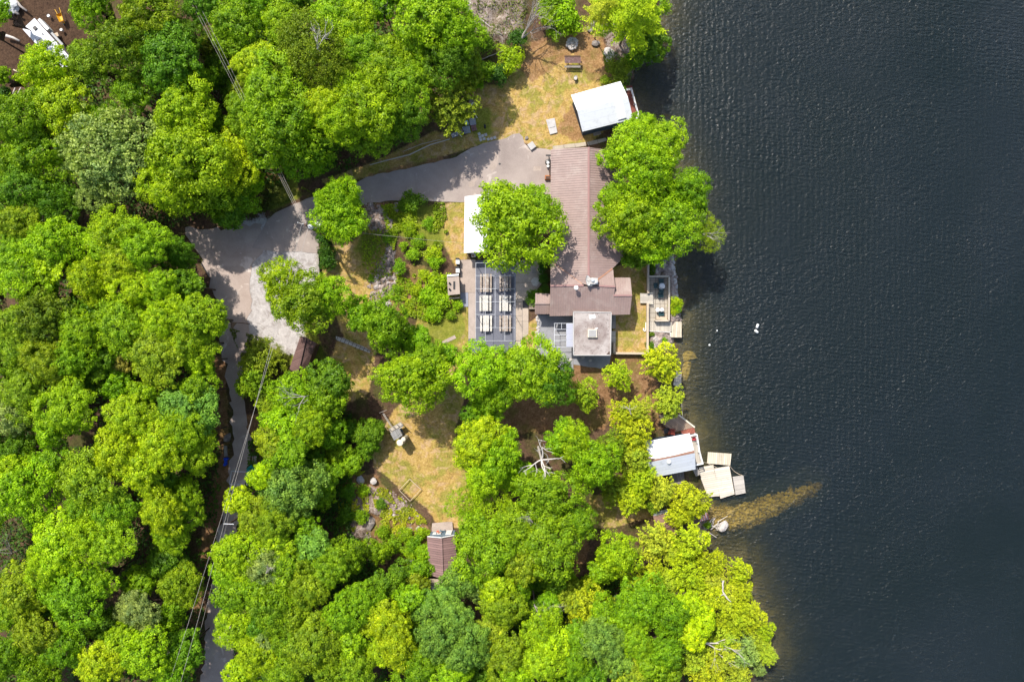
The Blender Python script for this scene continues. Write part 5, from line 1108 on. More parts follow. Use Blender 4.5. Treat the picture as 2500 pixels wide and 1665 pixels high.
def crown_broad(name, Rr, seed, tuft=.68, leaves=46, leaf=.31, lobes=9, flat=.62, gap=.0, sharp=.5, hgt=.75, irr=.38, mat=None):
    rg = np.random.RandomState(seed)
    L = [(np.array([0, 0, Rr * .18]), Rr * .50)]
    for i in range(lobes):
        a = 6.2832 * (i + rg.uniform(-.3, .3)) / lobes; q = rg.uniform(.46, .64) * (1 + irr * rg.uniform(-1, .6)); r = Rr * rg.uniform(.30, .44)
        L.append((np.array([math.cos(a) * q * Rr, math.sin(a) * q * Rr, Rr * rg.uniform(-.22, .12)]), r))
    for i in range(lobes // 2):
        a = rg.uniform(0, 6.28); q = rg.uniform(.1, .42); L.append((np.array([math.cos(a) * q * Rr, math.sin(a) * q * Rr, Rr * rg.uniform(.12, .34)]), Rr * rg.uniform(.22, .34)))
    C, N, T, Sz = [], [], [], []; hz = np.array([1, 1, hgt])
    for c, r in L:
        n = int(2.9 * math.pi * r * r / (tuft * 1.24) ** 2); p = sphere_pts(n, rg); keep = []
        rad = np.where(rg.rand(n, 1) < .2, rg.uniform(1.08, 1.34, (n, 1)), rg.uniform(.80, 1.10, (n, 1))); pos = c + p * r * hz * rad; ok = np.ones(n, bool)
        for c2, r2 in L:
            if c2 is c: continue
            ok &= np.linalg.norm((pos - c2) / hz, axis=1) > r2 * .86
        if gap: ok &= rg.rand(n) > gap
        for pp, dirn in zip(pos[ok], p[ok]):
            m = int(leaves * rg.uniform(.7, 1.3)); tr = tuft * rg.uniform(.5, 1.2); q = sphere_pts(m, rg, -.3); sc = np.array([1, 1, flat])
            pts = pp + q * sc * tr * rg.uniform(.55, 1.05, (m, 1)); nn = unit(q * 1.0 + dirn * .35 + np.array([0, 0, .12]) + rg.normal(size=(m, 3)) * sharp * .9)
            C.append(pts); N.append(nn); T.append(np.full(m, rg.normal(.5, .16)) + rg.normal(0, .14, m)); Sz.append(leaf * rg.uniform(.65, 1.25, m))
    # inner foliage that closes the crown
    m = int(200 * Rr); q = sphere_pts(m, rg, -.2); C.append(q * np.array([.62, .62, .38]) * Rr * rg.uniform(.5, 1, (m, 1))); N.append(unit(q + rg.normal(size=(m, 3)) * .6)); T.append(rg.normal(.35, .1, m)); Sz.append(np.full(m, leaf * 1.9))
    C, N, T, Sz = map(np.concatenate, (C, N, T, Sz)); return leaf_mesh(name, C, N, Sz, T, mat=mat, rg=rg)
def crown_cedar(name, Rr, seed, hh=2.1, leaf=.24, dens=1.0):
    """a cedar seen from above: stubby sprays all over a bluntly conical, lumpy body"""
    rg = np.random.RandomState(seed); C, N, T, Sz = [], [], [], []
    ns = int(210 * (Rr / 2.4) ** 2 * dens); ph = rg.rand(6) * 6.28
    for i in range(ns):
        a = rg.uniform(0, 6.2832); q = math.sqrt(rg.rand()) ; lob = 1 + .16 * math.sin(3 * a + ph[0]) + .10 * math.sin(5 * a + ph[1]) + .06 * math.sin(9 * a + ph[2])
        r = q * Rr * lob; z = Rr * hh * .5 * (1 - q ** 1.6) + rg.normal(0, .28); base = np.array([math.cos(a) * r, math.sin(a) * r, z])
        d = unit(np.array([math.cos(a) * (q * .9 + .15), math.sin(a) * (q * .9 + .15), .75 - .5 * q]) + rg.normal(size=3) * .18)
        ln = rg.uniform(.4, .85); m = int(26 * rg.uniform(.7, 1.3)); t = rg.rand(m, 1) ** .8; wdt = .30 * (1 - t * .6)
        C.append(base + d * ln * (t - .35) + rg.normal(size=(m, 3)) * wdt * .6); N.append(unit(rg.normal(size=(m, 3)) * .7 + d * .5 + np.array([0, 0, .5])))
        T.append(np.clip(.28 + .42 * t[:, 0] + rg.normal(0, .12, m) + rg.normal(0, .10), 0, 1)); Sz.append(leaf * rg.uniform(.6, 1.3, m))
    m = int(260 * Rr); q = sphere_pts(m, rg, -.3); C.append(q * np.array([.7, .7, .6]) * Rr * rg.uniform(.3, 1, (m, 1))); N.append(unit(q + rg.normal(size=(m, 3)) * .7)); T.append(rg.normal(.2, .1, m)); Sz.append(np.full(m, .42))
    C, N, T, Sz = map(np.concatenate, (C, N, T, Sz)); return leaf_mesh(name, C, N, Sz, T, .5, M['needle'], rg)
def crown_pine(name, Rr, seed):
    rg = np.random.RandomState(seed); C, N, T, Sz = [], [], [], []
    for lay in range(7):
        z = Rr * (-.35 + lay * .22); rl = Rr * (1.0 - lay * .12) * (.9 if lay else .8); nb = 10 - lay // 2
        for i in range(nb):
            a = 6.2832 * (i + rg.uniform(-.35, .35)) / nb + lay * .5; L = rl * rg.uniform(.72, 1.12); dr = np.array([math.cos(a), math.sin(a), .12]); sd = np.array([-math.sin(a), math.cos(a), 0])
            for k in range(int(L * 3.6)):
                t = (k + rg.rand()) / (L * 3.6); 
                if t < .18: continue
                side = rg.uniform(-1, 1) * L * .24 * (1.1 - t) ; base = dr * t * L + sd * side + np.array([0, 0, z + .2 * t + rg.normal(0, .08)])
                m = 30; dd = unit(dr + sd * side * .6 / (L * .2 + .1)); u = rg.rand(m, 1)
                C.append(base + dd * (u - .3) * .8 + rg.normal(size=(m, 3)) * np.array([.17, .17, .09])); N.append(unit(rg.normal(size=(m, 3)) * .55 + np.array([0, 0, .9]) + dd * .2))
                T.append(np.clip(.3 + .3 * u[:, 0] + .25 * t + rg.normal(0, .1, m), 0, 1)); Sz.append(.30 * rg.uniform(.6, 1.3, m))
    C, N, T, Sz = map(np.concatenate, (C, N, T, Sz)); return leaf_mesh(name, C, N, Sz, T, .35, M['needle'], rg)

def limb(mb, a, d, L, r, depth, rg, spread=.7, up=.12, taper=.62, n=5):
    pts = [a]; dd = d.normalized(); seg = 4
    for i in range(seg):
        dd = (dd + Vector((rg.gauss(0, .16), rg.gauss(0, .16), rg.gauss(0, .10) + up * .3))).normalized(); pts.append(pts[-1] + dd * L / seg)
    mb.tube(pts, [r * (1 - (1 - taper) * i / seg) for i in range(seg + 1)], n, cap=False)
    if depth <= 0: return
    for i in range(rg.choice((2, 3, 3))):
        k = rg.randint(2, seg); nd = (dd + Vector((rg.uniform(-1, 1), rg.uniform(-1, 1), rg.uniform(-.4, .6))) * spread).normalized()
        limb(mb, pts[k], nd, L * rg.uniform(.55, .8), r * taper * .8, depth - 1, rg, spread, up, taper, max(3, n - 1))
def trunk_mesh(name, seed, limbs=6, mat='bark', r=.2):
    """unit-height trunk (z 0..1 is scaled by the tree's height), limbs reach out near the top"""
    rg = random.Random(seed); m = MB(); m.tube([Vector((0, 0, 0)), Vector((.06, .03, .35)), Vector((-.04, .05, .7)), Vector((0, 0, 1.0))], [r, r * .8, r * .6, r * .35], 8)
    for i in range(limbs):
        a = 6.28 * i / limbs + rg.uniform(-.3, .3); z = rg.uniform(.5, .85); d = Vector((math.cos(a), math.sin(a), 0))
        m.tube([Vector((0, 0, z)), d * 1.2 + Vector((0, 0, z + .08)), d * 2.4 + Vector((0, 0, z + .14))], [r * .5, r * .35, r * .15], 5, cap=False)
    me = bpy.data.meshes.new(name); me.from_pydata([tuple(p) for p in m.v], [], m.f); me.materials.append(M[mat]); me.shade_smooth(); return me
def bare_mesh(name, seed, depth=4, mat='dead_bark', lean=(.2, .3, 1), L=2.2, r=.13, nb=3, spread=.75):
    rg = random.Random(seed); m = MB()
    for i in range(nb): limb(m, Vector((0, 0, 0)), Vector(lean) + Vector((rg.uniform(-.6, .6), rg.uniform(-.6, .6), 0)), L * rg.uniform(.8, 1.1), r, depth, rg, spread)
    me = bpy.data.meshes.new(name); me.from_pydata([tuple(p) for p in m.v], [], m.f); me.materials.append(M[mat]); return me
def build_species():
    G = {}
    G['maple'] = [(5.4, crown_broad('crown_maple', 5.4, s, lobes=lb)) for s, lb in ((11, 9), (12, 8), (13, 10), (14, 7))]
    G['small_maple'] = [(3.2, crown_broad('crown_small_maple', 3.2, s, tuft=.55, lobes=lb, leaf=.33)) for s, lb in ((21, 7), (22, 6), (23, 8))]
    G['oak'] = [(4.6, crown_broad('crown_oak', 4.6, s, tuft=.42, leaves=22, leaf=.25, lobes=9, sharp=.75, gap=.08)) for s in (31, 32)]
    G['birch'] = [(4.6, crown_broad('crown_birch', 4.6, s, tuft=.36, leaves=13, leaf=.20, lobes=10, sharp=1.0, gap=.22)) for s in (41, 42)]
    G['cedar'] = [(2.5, crown_cedar('crown_cedar', 2.5, s)) for s in (51, 52, 53)]
    G['pine'] = [(5.0, crown_pine('crown_pine', 5.0, 61))]
    G['bush'] = [(1.5, crown_broad('crown_bush', 1.5, s, tuft=.32, leaves=20, leaf=.20, lobes=6, sharp=.7, hgt=.6)) for s in (71, 72, 73)]
    G['willow'] = [(4.0, crown_broad('crown_willow', 4.0, 81, tuft=.30, leaves=18, leaf=.15, lobes=9, sharp=1.0))]
    return G
GEN = build_species()
TRUNK = {'b': trunk_mesh('trunk_broad', 1), 'c': trunk_mesh('trunk_conifer', 2, 0, 'bark', .13), 's': trunk_mesh('trunk_shrub', 3, 3, 'bark', .06), 'w': trunk_mesh('trunk_birch', 4, 6, 'birch_bark', .14)}
PAL = {'y': (.385, .54, .008), 'g': (.222, .40, .008), 'l': (.295, .48, .008), 'd': (.135, .28, .010), 'b': (.20, .36, .045), 'o': (.275, .40, .012), 'w': (.27, .38, .085), 'c': (.42, .53, .012),
       'k': (.395, .49, .028), 'v': (.43, .61, .006), 'r': (.32, .32, .05), 'e': (.20, .29, .012), 'f': (.07, .17, .012)}
CNAME = {'y': 'yellow-green', 'g': 'fresh green', 'l': 'bright green', 'd': 'deep green', 'b': 'bluish green', 'o': 'olive green', 'w': 'greyish green', 'c': 'golden yellow-green', 'k': 'dull yellowish', 'v': 'vivid lime yellow',
         'r': 'brownish', 'e': 'dark olive', 'f': 'very dark green'}
KNAME = {'maple': ('maple_tree', 'maple', 'maple tree'), 'small_maple': ('maple_tree', 'small maple', 'maple tree'), 'oak': ('oak_tree', 'fine-leaved oak', 'oak tree'), 'birch': ('birch_tree', 'sparse fine-leaved birch', 'birch tree'),
         'cedar': ('cedar_tree', 'cedar', 'cedar tree'), 'pine': ('pine_tree', 'feathery pine', 'pine tree'), 'bush': ('bush', 'bush', 'bush'), 'willow': ('locust_tree', 'fuzzy fine-leaved tree', 'tree')}
HGT = {'maple': 12.5, 'small_maple': 9.5, 'oak': 12, 'birch': 12.5, 'cedar': 6.2, 'pine': 12, 'bush': 1.1, 'willow': 8}
# kind, colour, x, y, radius (all in photograph pixels), optional height of the crown's centre in metres
T_ = []
def T(kind, s):
    for it in s.split(';'):
        it = it.split()
        if it: T_.append((kind, it[0], float(it[1]), float(it[2]), float(it[3]), float(it[4]) if len(it) > 4 else None))
# forest, upper left
T('maple', 'y 118 172 76 9;y 150 262 85 9;o 214 150 62 9.5;e 315 112 92 10;d 408 150 86 10;g 320 222 62 8;l 448 262 82 9;l 455 400 118 10;y 560 398 76 8;g 520 468 76 6.5;y 405 460 72 10;g 50 300 80 10;g 88 378 78 9;g 18 410 62 9;'
  'd 55 462 72 9;d 135 490 62 8;o 40 545 64 9;g 220 6 66 10;o 362 28 80 10;d 445 92 60 9;g 570 62 74 9;d 500 8 60 9;g 480 200 60 7;d 415 345 60 7;g 240 300 60 7')
T('small_maple', 'g 4 30 26 8;g 4 184 28 8;f 8 240 30 6;d 545 175 48 4;e 520 118 44 4;o 592 205 32 4;d 558 515 48 4.5;g 585 468 46 5;l 620 445 30 5;d 500 300 55 6')
T('oak', 'w 270 375 112 10;w 240 455 60 9')
# forest, top middle
T('birch', 'e 752 108 98 11;e 795 175 66 10.5;e 700 160 58 10')
T('maple', 'l 690 58 62 10;y 618 152 52 10;l 662 215 80 10.5;g 700 318 108 10.5;g 752 382 72 7;o 648 318 66 10;l 882 268 88 10.5;o 900 326 66 8;l 820 28 64 10.5;y 862 58 58 10.5;g 885 118 66 10;l 945 152 70 10;'
  'g 985 205 68 9.5;d 992 272 56 8.5;l 1048 42 96 11;l 1115 78 68 10;d 1090 148 70 9;y 790 262 60 11;y 830 300 58 11.5;l 850 205 55 9;d 720 0 60 9;g 640 18 54 9;l 1010 120 60 9;d 930 220 58 8;g 600 280 56 8')
T('small_maple', 'd 965 312 50 7;e 1140 132 44 7;g 930 5 50 8;e 1140 190 34 5;d 770 330 60 8;d 960 250 50 6;d 670 130 40 8')
T('cedar', 'e 1097 258 68 5.5')
T('bush', 'd 1185 108 30 1.5;y 1250 142 42 2;f 1216 182 28 1.5;g 1182 172 34 1.5;e 1150 165 30 1.5;l 1382 40 52 2;l 1340 35 36 2;f 1265 94 28 2;l 1352 78 24 .8;y 1395 72 22 .5;y 1230 170 24 1;g 1345 5 40 2;l 1165 205 18 .6')
T('pine', 'y 1538 42 96 8;k 1470 30 62 7')
T('maple', 'd 1585 110 48 3.5;g 1560 10 66 5')
T('bush', 'e 1512 172 34 1.5;g 1508 215 24 .8;g 1545 150 32 1.2;k 1478 195 14 .5')
# lakeside maples by the lodge
T('maple', 'l 1556 345 60 7;l 1622 345 70 7;l 1578 420 82 8;g 1680 468 68 7;l 1540 535 82 8;g 1635 545 82 7.5;l 1600 605 48 6;g 1500 490 44 7')
T('small_maple', 'l 1500 382 36 6;g 1570 305 36 5;d 1560 620 44 4.5')
T('birch', 'o 1728 570 50 6')
T('bush', 'y 1650 738 19 .4;l 1655 752 14 .2;y 1644 760 13 .2;g 1621 830 13 .1;d 1590 640 16 .5;d 1588 845 14 .3')
# round trees around the yard
T('maple', 'l 829 512 74 6.5;l 826 480 58 7;g 838 545 54 6;l 1262 546 118 7.5;y 1215 510 56 7.8;l 1310 510 60 7.8;y 690 690 62 8;o 745 742 86 8.5;l 800 720 58 8;g 940 792 76 7.5;g 880 770 44 7;l 1005 925 88 8;g 1045 890 60 7.5;l 1185 905 70 8;l 1290 900 82 8;d 1345 930 62 7.5;g 1225 950 56 7;'
  'y 1170 1080 72 8.5;l 1215 1120 70 8.5;y 1180 1160 62 8.5;l 1400 1080 56 8;l 1450 1135 78 8.5;g 1370 1075 44 7.5;g 1335 1200 78 9;g 1270 1170 50 7;g 1195 1340 86 9;g 1340 1320 90 9;o 1260 1290 62 8.5;g 1410 1268 52 8;o 1270 1370 60 8.5;l 1508 1352 64 7;g 1475 1390 40 6')
T('willow', 'y 1140 1228 52 6;l 1200 1255 74 6.5;l 1160 1300 56 7')
T('small_maple', 'g 1018 830 38 5;d 802 925 56 7;g 800 965 56 6;g 1190 985 42 5.5;d 975 825 40 4;g 1085 870 40 6;d 1160 1010 36 4')
T('oak', 'l 725 965 64 6;o 700 990 40 5')
T('cedar', 'e 640 880 50 3;g 625 930 46 3.5;o 664 990 38 3.5;y 605 945 28 3;e 650 960 36 3;o 1425 962 40 3.5;c 1508 917 38 3.5;c 1612 886 47 3.8;k 1627 980 46 3.8;c 1520 1010 42 3.8;k 1557 1000 34 3.8;c 1547 1060 46 4.2;k 1550 1118 42 4.2;c 1560 1172 44 4;c 1540 1215 38 3.6;'
  'k 1612 1195 40 3.8;c 1680 1224 54 3.8;c 1655 1255 34 3.6;e 1500 1190 40 3;e 1595 1225 30 2;e 1500 1080 40 4')
T('bush', 'd 1007 490 30 1.3;f 795 612 26 .8;f 798 640 28 .9;f 786 580 20 .8;l 1000 560 24 .6;g 1022 592 20 .6;l 1006 622 22 .8;g 975 652 20 .9;l 1062 640 22 1;y 1058 618 22 1;l 1070 690 34 1;l 1045 720 32 1;l 1075 735 36 1;l 1060 765 28 .8;y 1035 670 18 .7;g 945 580 16 .6;g 968 705 16 .6;l 985 600 14 .5;'
  'g 1045 545 20 .4;f 1326 650 18 1;f 1326 680 16 1;d 1318 728 26 1;d 1300 722 20 .9;f 1330 705 16 1;d 985 500 20 .5;y 1015 710 16 .5;g 905 680 10 .3;l 1118 745 18 .7;g 1100 770 16 .6')
# left of the narrow road
T('maple', 'y 285 570 72 10.5;l 345 600 70 10.5;y 300 640 62 10.5;l 250 600 50 10;l 135 600 76 10;y 120 640 50 10.5;l 60 665 80 10;g 30 620 54 9.5;y 222 680 66 10;y 335 705 62 10;l 390 700 56 10;d 452 695 50 8.5;d 436 625 52 6;g 305 800 78 10;y 400 780 60 10.5;l 480 775 72 10.5;l 530 785 36 10;'
  'o 380 862 78 10;l 460 838 66 10;e 105 770 84 10;o 50 790 60 10;g 35 850 66 9;l 200 812 64 10;g 178 878 66 9.5;o 118 885 60 10;g 290 935 46 7;o 60 965 66 10;w 40 1010 50 9.5;l 165 1000 78 10.5;l 130 1050 50 10;y 320 1020 68 11;b 458 1000 80 9;g 480 960 50 9;'
  'y 295 1105 72 11;y 395 1090 72 11;y 350 1140 62 11;l 472 1105 62 8.5;l 440 1050 58 10.5;y 490 1060 40 7.5;d 45 1100 60 8;l 60 1190 80 10;y 30 1150 50 10;g 128 1135 48 9.5;o 225 1180 92 11;g 270 1240 66 10.5;g 200 1245 56 10;y 395 1250 62 10.5;g 452 1235 58 7.5;l 415 1300 52 8;g 440 1190 48 6.5;'
  'y 150 1330 84 11;y 215 1310 66 11;l 265 1325 58 11;y 120 1380 60 10.5;g 185 1450 86 10;l 235 1420 56 9.5;o 55 1440 66 9;g 30 1490 56 8;o 88 1545 66 9.5;g 160 1580 60 9;g 20 1600 64 9;o 440 1425 58 6.5;w 335 1495 62 8.5;g 420 1500 46 6;l 350 1590 76 9.5;y 245 1620 66 9.5;l 300 1560 50 9;d 400 1372 44 6;g 340 1420 46 6;'
  'g 90 1640 60 8;d 255 1530 50 6;d 450 1590 50 7;g 420 1640 54 8;d 130 1480 46 6;d 210 760 50 7;d 70 560 50 6;l 480 880 40 9;g 90 720 50 9;d 250 880 50 8;d 40 910 40 7;d 200 940 44 7;l 355 960 40 9;d 380 1180 50 8;d 100 1270 40 7')
T('small_maple', 'r 297 885 34 7.5;r 382 945 38 8;d 240 740 40 6;d 500 900 30 5')
# below and right of the road
T('maple', 'l 690 1048 50 7;l 755 1045 52 7;g 805 1058 44 4.5;o 668 1085 48 8;g 700 1110 50 8.5;b 712 1185 82 7.5;b 690 1235 56 7.5;g 778 1168 52 5.5;g 785 1212 38 4.5;v 640 1162 36 8.5;y 585 1222 40 8;o 620 1262 52 8;o 668 1280 52 9;l 672 1320 44 9;y 578 1352 60 9;l 560 1400 42 8.5;'
  'w 650 1392 62 9;g 700 1400 50 9;g 745 1300 50 7;b 760 1338 48 8;g 842 1358 56 7;g 800 1390 56 9;o 745 1440 66 9.5;g 575 1448 50 8.5;g 625 1440 46 9;g 668 1480 72 10;o 720 1500 50 9.5;g 838 1498 62 10;g 885 1465 54 9;o 765 1565 76 10;g 700 1560 60 9.5;y 570 1535 56 8.5;y 625 1595 58 9;y 590 1640 44 8;'
  'y 945 1520 62 9.5;y 965 1575 60 10;l 930 1590 40 9;o 870 1625 64 9;o 800 1640 58 9;g 700 1635 60 9;w 655 1570 44 8.5;g 1000 1462 46 8;g 1020 1625 60 9;l 1105 1640 60 9;b 1075 1545 74 10;b 1140 1580 66 10;b 1110 1500 56 10;b 1035 1475 42 8;b 1090 1450 36 8;b 1132 1412 46 8.5;w 1150 1430 44 7.5;d 990 1520 40 7;d 930 1430 44 6;d 1180 1640 44 6;'
  'y 1205 1440 44 9;o 1225 1485 56 9;k 1195 1530 40 9;g 1265 1437 46 7;l 1320 1535 58 9.5;y 1345 1570 46 9.5;l 1325 1615 56 9.5;o 1235 1600 66 9;o 1200 1560 44 8.5;l 1260 1645 46 9;g 1401 1612 52 9;g 1412 1555 48 9;b 1470 1560 64 9.5;b 1500 1600 50 9;l 1550 1563 52 9.5;g 1570 1470 72 9;g 1630 1500 60 9.5;g 1530 1510 50 9;g 1480 1500 44 8;'
  'v 1680 1475 40 9;v 1712 1512 42 9;v 1690 1552 38 9;g 1625 1585 60 9;g 1590 1620 50 8.5;k 1535 1640 52 8.5;d 1350 1420 36 4;d 1290 1500 44 6;d 1440 1650 40 8;g 1625 1645 40 7;g 1000 1580 34 8;l 860 1570 50 9;d 640 1520 50 8;g 1340 1480 40 5')
T('small_maple', 'g 853 1130 34 2.5;g 822 1108 32 3;d 905 1055 38 2.5;d 900 1090 30 2;g 924 1345 36 4;g 1020 1395 36 3;l 1040 1350 26 2;e 1010 1440 40 4;d 980 1405 40 3;g 1382 1408 30 2;l 1440 1428 30 2;d 1325 1405 44 3;e 1400 1450 34 3;d 760 1120 40 3;d 850 1050 30 2')
T('bush', 'g 880 1262 24 .6;l 888 1196 18 .5;d 845 1258 26 .6;g 1010 1330 28 .8;l 990 1305 24 .6;g 935 1300 26 .6;g 960 1330 26 .6;l 1030 1300 20 .5;d 930 1230 18 .4;l 1000 1350 24 .8;g 1030 1375 22 .8;d 850 1200 26 .8;g 1726 1282 12 .1;g 1640 1300 20 1;d 1440 1300 14 .6;d 1215 1405 30 2')
T('cedar', 'k 1596 1318 46 4;c 1676 1322 50 4.4;k 1640 1345 30 3.6;c 1669 1400 50 4.6;c 1737 1372 36 4;k 1740 1415 34 4;c 1592 1400 38 4.4;k 1625 1430 40 4.6;c 1799 1392 34 3.6;c 1722 1455 42 4.6;c 1806 1440 36 3.8;k 1770 1460 34 4.2;c 1780 1505 52 4.6;c 1830 1500 38 4;k 1760 1545 40 4.4;c 1865 1538 30 3.6;w 1810 1585 42 4;'
  'k 1757 1590 42 4.6;c 1726 1632 44 4.6;k 1795 1640 36 4;c 1440 1480 56 5;k 1400 1465 34 4.6;c 1460 1510 40 5;c 1545 1425 30 4;k 1845 1560 30 3.4;w 1850 1630 20 2;c 1700 1360 24 3;k 1690 1600 36 5')
T('pine', 'k 1866 1592 40 3.6')
# trees past the frame, whose crowns and shade reach in from the sides
T('maple', 'g -60 60 70 9;g -70 330 80 9;d -60 480 76 9;g -70 700 80 9;g -70 900 80 9;d -70 1080 76 9;g -60 1290 80 9;g -60 1450 76 9;g -50 1620 76 9;d 300 -80 80 10;g 440 -80 76 9;d 580 -70 76 9;g 700 -80 76 9;g 840 -60 70 10;g 960 -80 80 9;l 1080 -70 76 10;g 100 1730 76 8;g 260 1740 76 8;g 400 1740 60 8;g 640 1730 76 8;'
  'g 780 1740 76 8;g 920 1730 76 8;g 1060 1740 76 8;g 1200 1740 76 8;g 1340 1730 76 8;g 1480 1740 70 8;g 1620 1730 70 8')
T('cedar', 'c 1740 1700 44 4;k 1800 1710 40 4')

# ------------------------------------------------------------------ labels that single out each plant
LM = [('the camper', 100, 80), ('the yellow wheelbarrow', 151, 42), ('the greyish green oak', 270, 375), ('the top-left corner of the photo', 0, 0), ('the overhead cables', 560, 160), ('the sparse olive birches', 752, 110),
      ('the small dead grey tree', 930, 50), ('the driveway', 1050, 440), ('the long thin log', 1000, 380), ('the pallet fence', 1130, 300), ('the rocky clearing at the top', 1200, 40), ('the bare grey tree', 1280, 80), ('the fire ring', 1397, 107),
      ('the lakeside pine', 1538, 42), ('the white cottage', 1470, 262), ('the north end of the lodge', 1437, 370), ('the paved patio', 1610, 730), ('the lake-leaning birch', 1728, 570), ('the lodge ridge', 1437, 520), ('the white store', 1150, 540),
      ('the utility pole', 770, 570), ('the parking pad', 700, 560), ('the gravel parking area', 640, 700), ('the woodshed', 735, 870), ('the rock ledge', 930, 660), ('the barbecue block', 1106, 698), ('the dining court', 1209, 737), ('the cobbled path', 860, 840),
      ('the gravel yard', 1350, 820), ('the flat-roofed building', 1446, 815), ('the fenced lawn', 1540, 840), ('the grey T-shaped pier', 1600, 923), ('the boathouse', 1640, 1110), ('the corner deck', 1650, 1040), ('the floating wharf', 1750, 1170), ('the submerged stone spit', 1800, 1260),
      ('the brown lakeside shed', 1625, 1280), ('the red striped roof', 1720, 1255), ('the bleached dead treetop', 1322, 1120), ('the playhouse', 966, 1060), ('the dry lawn', 1010, 1140), ('the mauve cabin', 1080, 1360), ('the reddish hollow', 870, 1270),
      ('the teal tarpaulin', 610, 1155), ('the blue tarpaulin', 551, 1128), ('the narrow road', 575, 1000), ('the lower road', 530, 1450), ('the left edge of the photo', 0, 900), ('the lower left edge of the photo', 0, 1400), ('the upper left edge of the photo', 0, 450),
      ('the bottom-left corner of the photo', 0, 1665), ('the bottom edge under the road', 520, 1665), ('the bottom edge left of the cabin', 900, 1665), ('the bottom edge below the cabin', 1150, 1665), ('the bottom edge near the cedars', 1550, 1665), ('the white fallen treetop among the cedars', 1757, 1600),
      ('the bottom point of the shore', 1880, 1600), ('the road bend', 470, 560), ('the brownish treelets', 340, 915), ('the dark gap at the left edge', 35, 1340), ('the dry lawn edge', 1120, 1130), ('the hidden grey roofs', 1310, 1310), ('the little white treetop by the shore', 1765, 1430)]
ORD = ['nearest', 'second nearest', 'third nearest', 'fourth nearest', 'fifth nearest', 'sixth nearest', 'seventh nearest', 'eighth nearest', 'ninth nearest', 'tenth nearest', 'eleventh nearest', 'twelfth nearest']
def side_word(dx, dy):
    a = math.degrees(math.atan2(-dy, dx)) % 360
    return ['right of', 'above right of', 'above', 'above left of', 'left of', 'below left of', 'below', 'below right of'][int((a + 22.5) // 45) % 8]
def size_word(kind, r):
    if kind == 'bush': return 'tiny ' if r < 16 else 'small ' if r < 24 else 'spreading ' if r > 32 else ''
    if kind == 'cedar': return 'small ' if r < 34 else 'broad ' if r > 46 else ''
    return 'large ' if r > 78 else 'small ' if r < 45 and kind != 'small_maple' else ''
def near(x, y): return min(LM, key=lambda l: math.hypot(l[1] - x, l[2] - y))
keys = {}
for i, (kind, cc, x, y, r, zc) in enumerate(T_):
    lm = near(x, y); sd = side_word(x - lm[1], y - lm[2]); kd = KNAME[kind][1]
    keys.setdefault((size_word(kind, r) + CNAME[cc] + ' ' + kd, sd, lm), []).append(i)
LABEL = {}
for (desc, sd, lm), ids in keys.items():
    ids.sort(key=lambda i: math.hypot(T_[i][2] - lm[1], T_[i][3] - lm[2]))
    for n, i in enumerate(ids):
        if len(f'{desc} {sd} {lm[0]}'.split()) > 11: lm = (lm[0].replace(' of the photo', '').replace(' at the top', '').replace(' by the shore', '').replace(' among the cedars', ''), 0, 0)
        LABEL[i] = f'{desc} {sd} {lm[0]}' + ('' if len(ids) == 1 else f', {ORD[n]} it')

def plant(i, kind, cc, x, y, r, zc):
    rg = random.Random(i * 7 + 3)
    out = x < -30 or y < -30 or y > 1690
    if kind == 'maple' and r < 52: gk = 'small_maple'
    else: gk = kind
    Rp, me = GEN[gk][rg.randrange(len(GEN[gk]))]
    zc = zc if zc is not None else HGT[kind] * .7
    c = P(x, y, zc); Rw = r * S * (H - zc) / H; s = Rw / Rp * (.96 if kind == 'maple' and (x < 560 or y > 1420) else 1.0) * {'cedar': .88, 'bush': .9}.get(kind, 1.0)
    bz = max(gz(c.x, c.y), WATER - .2) - .05; nm, _, cat = KNAME[kind]
    grp = {'bush': 'bushes and low shrubs', 'cedar': 'cedars', 'pine': 'pines'}.get(kind, 'broadleaf trees of the wood and yard')
    o = thing(nm, LABEL[i], cat, (c.x, c.y, bz), grp)
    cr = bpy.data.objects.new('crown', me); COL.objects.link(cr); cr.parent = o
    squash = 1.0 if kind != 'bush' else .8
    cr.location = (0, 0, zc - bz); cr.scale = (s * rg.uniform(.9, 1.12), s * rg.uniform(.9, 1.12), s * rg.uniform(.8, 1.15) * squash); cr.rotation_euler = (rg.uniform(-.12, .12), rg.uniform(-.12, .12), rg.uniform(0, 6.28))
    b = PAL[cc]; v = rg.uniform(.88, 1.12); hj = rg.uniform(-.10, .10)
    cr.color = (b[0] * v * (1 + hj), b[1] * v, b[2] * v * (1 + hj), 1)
    if kind == 'bush' and r < 16: return o
    tk = 'w' if kind == 'birch' else 'c' if kind in ('cedar', 'pine') else 's' if kind == 'bush' else 'b'
    tr = bpy.data.objects.new('trunk', TRUNK[tk]); COL.objects.link(tr); tr.parent = o
    h = zc - bz; w = max(.35, Rw / 5.0); tr.scale = (w, w, max(.3, h)); tr.rotation_euler.z = rg.uniform(0, 6.28); return o
for i, t in enumerate(T_): plant(i, *t)

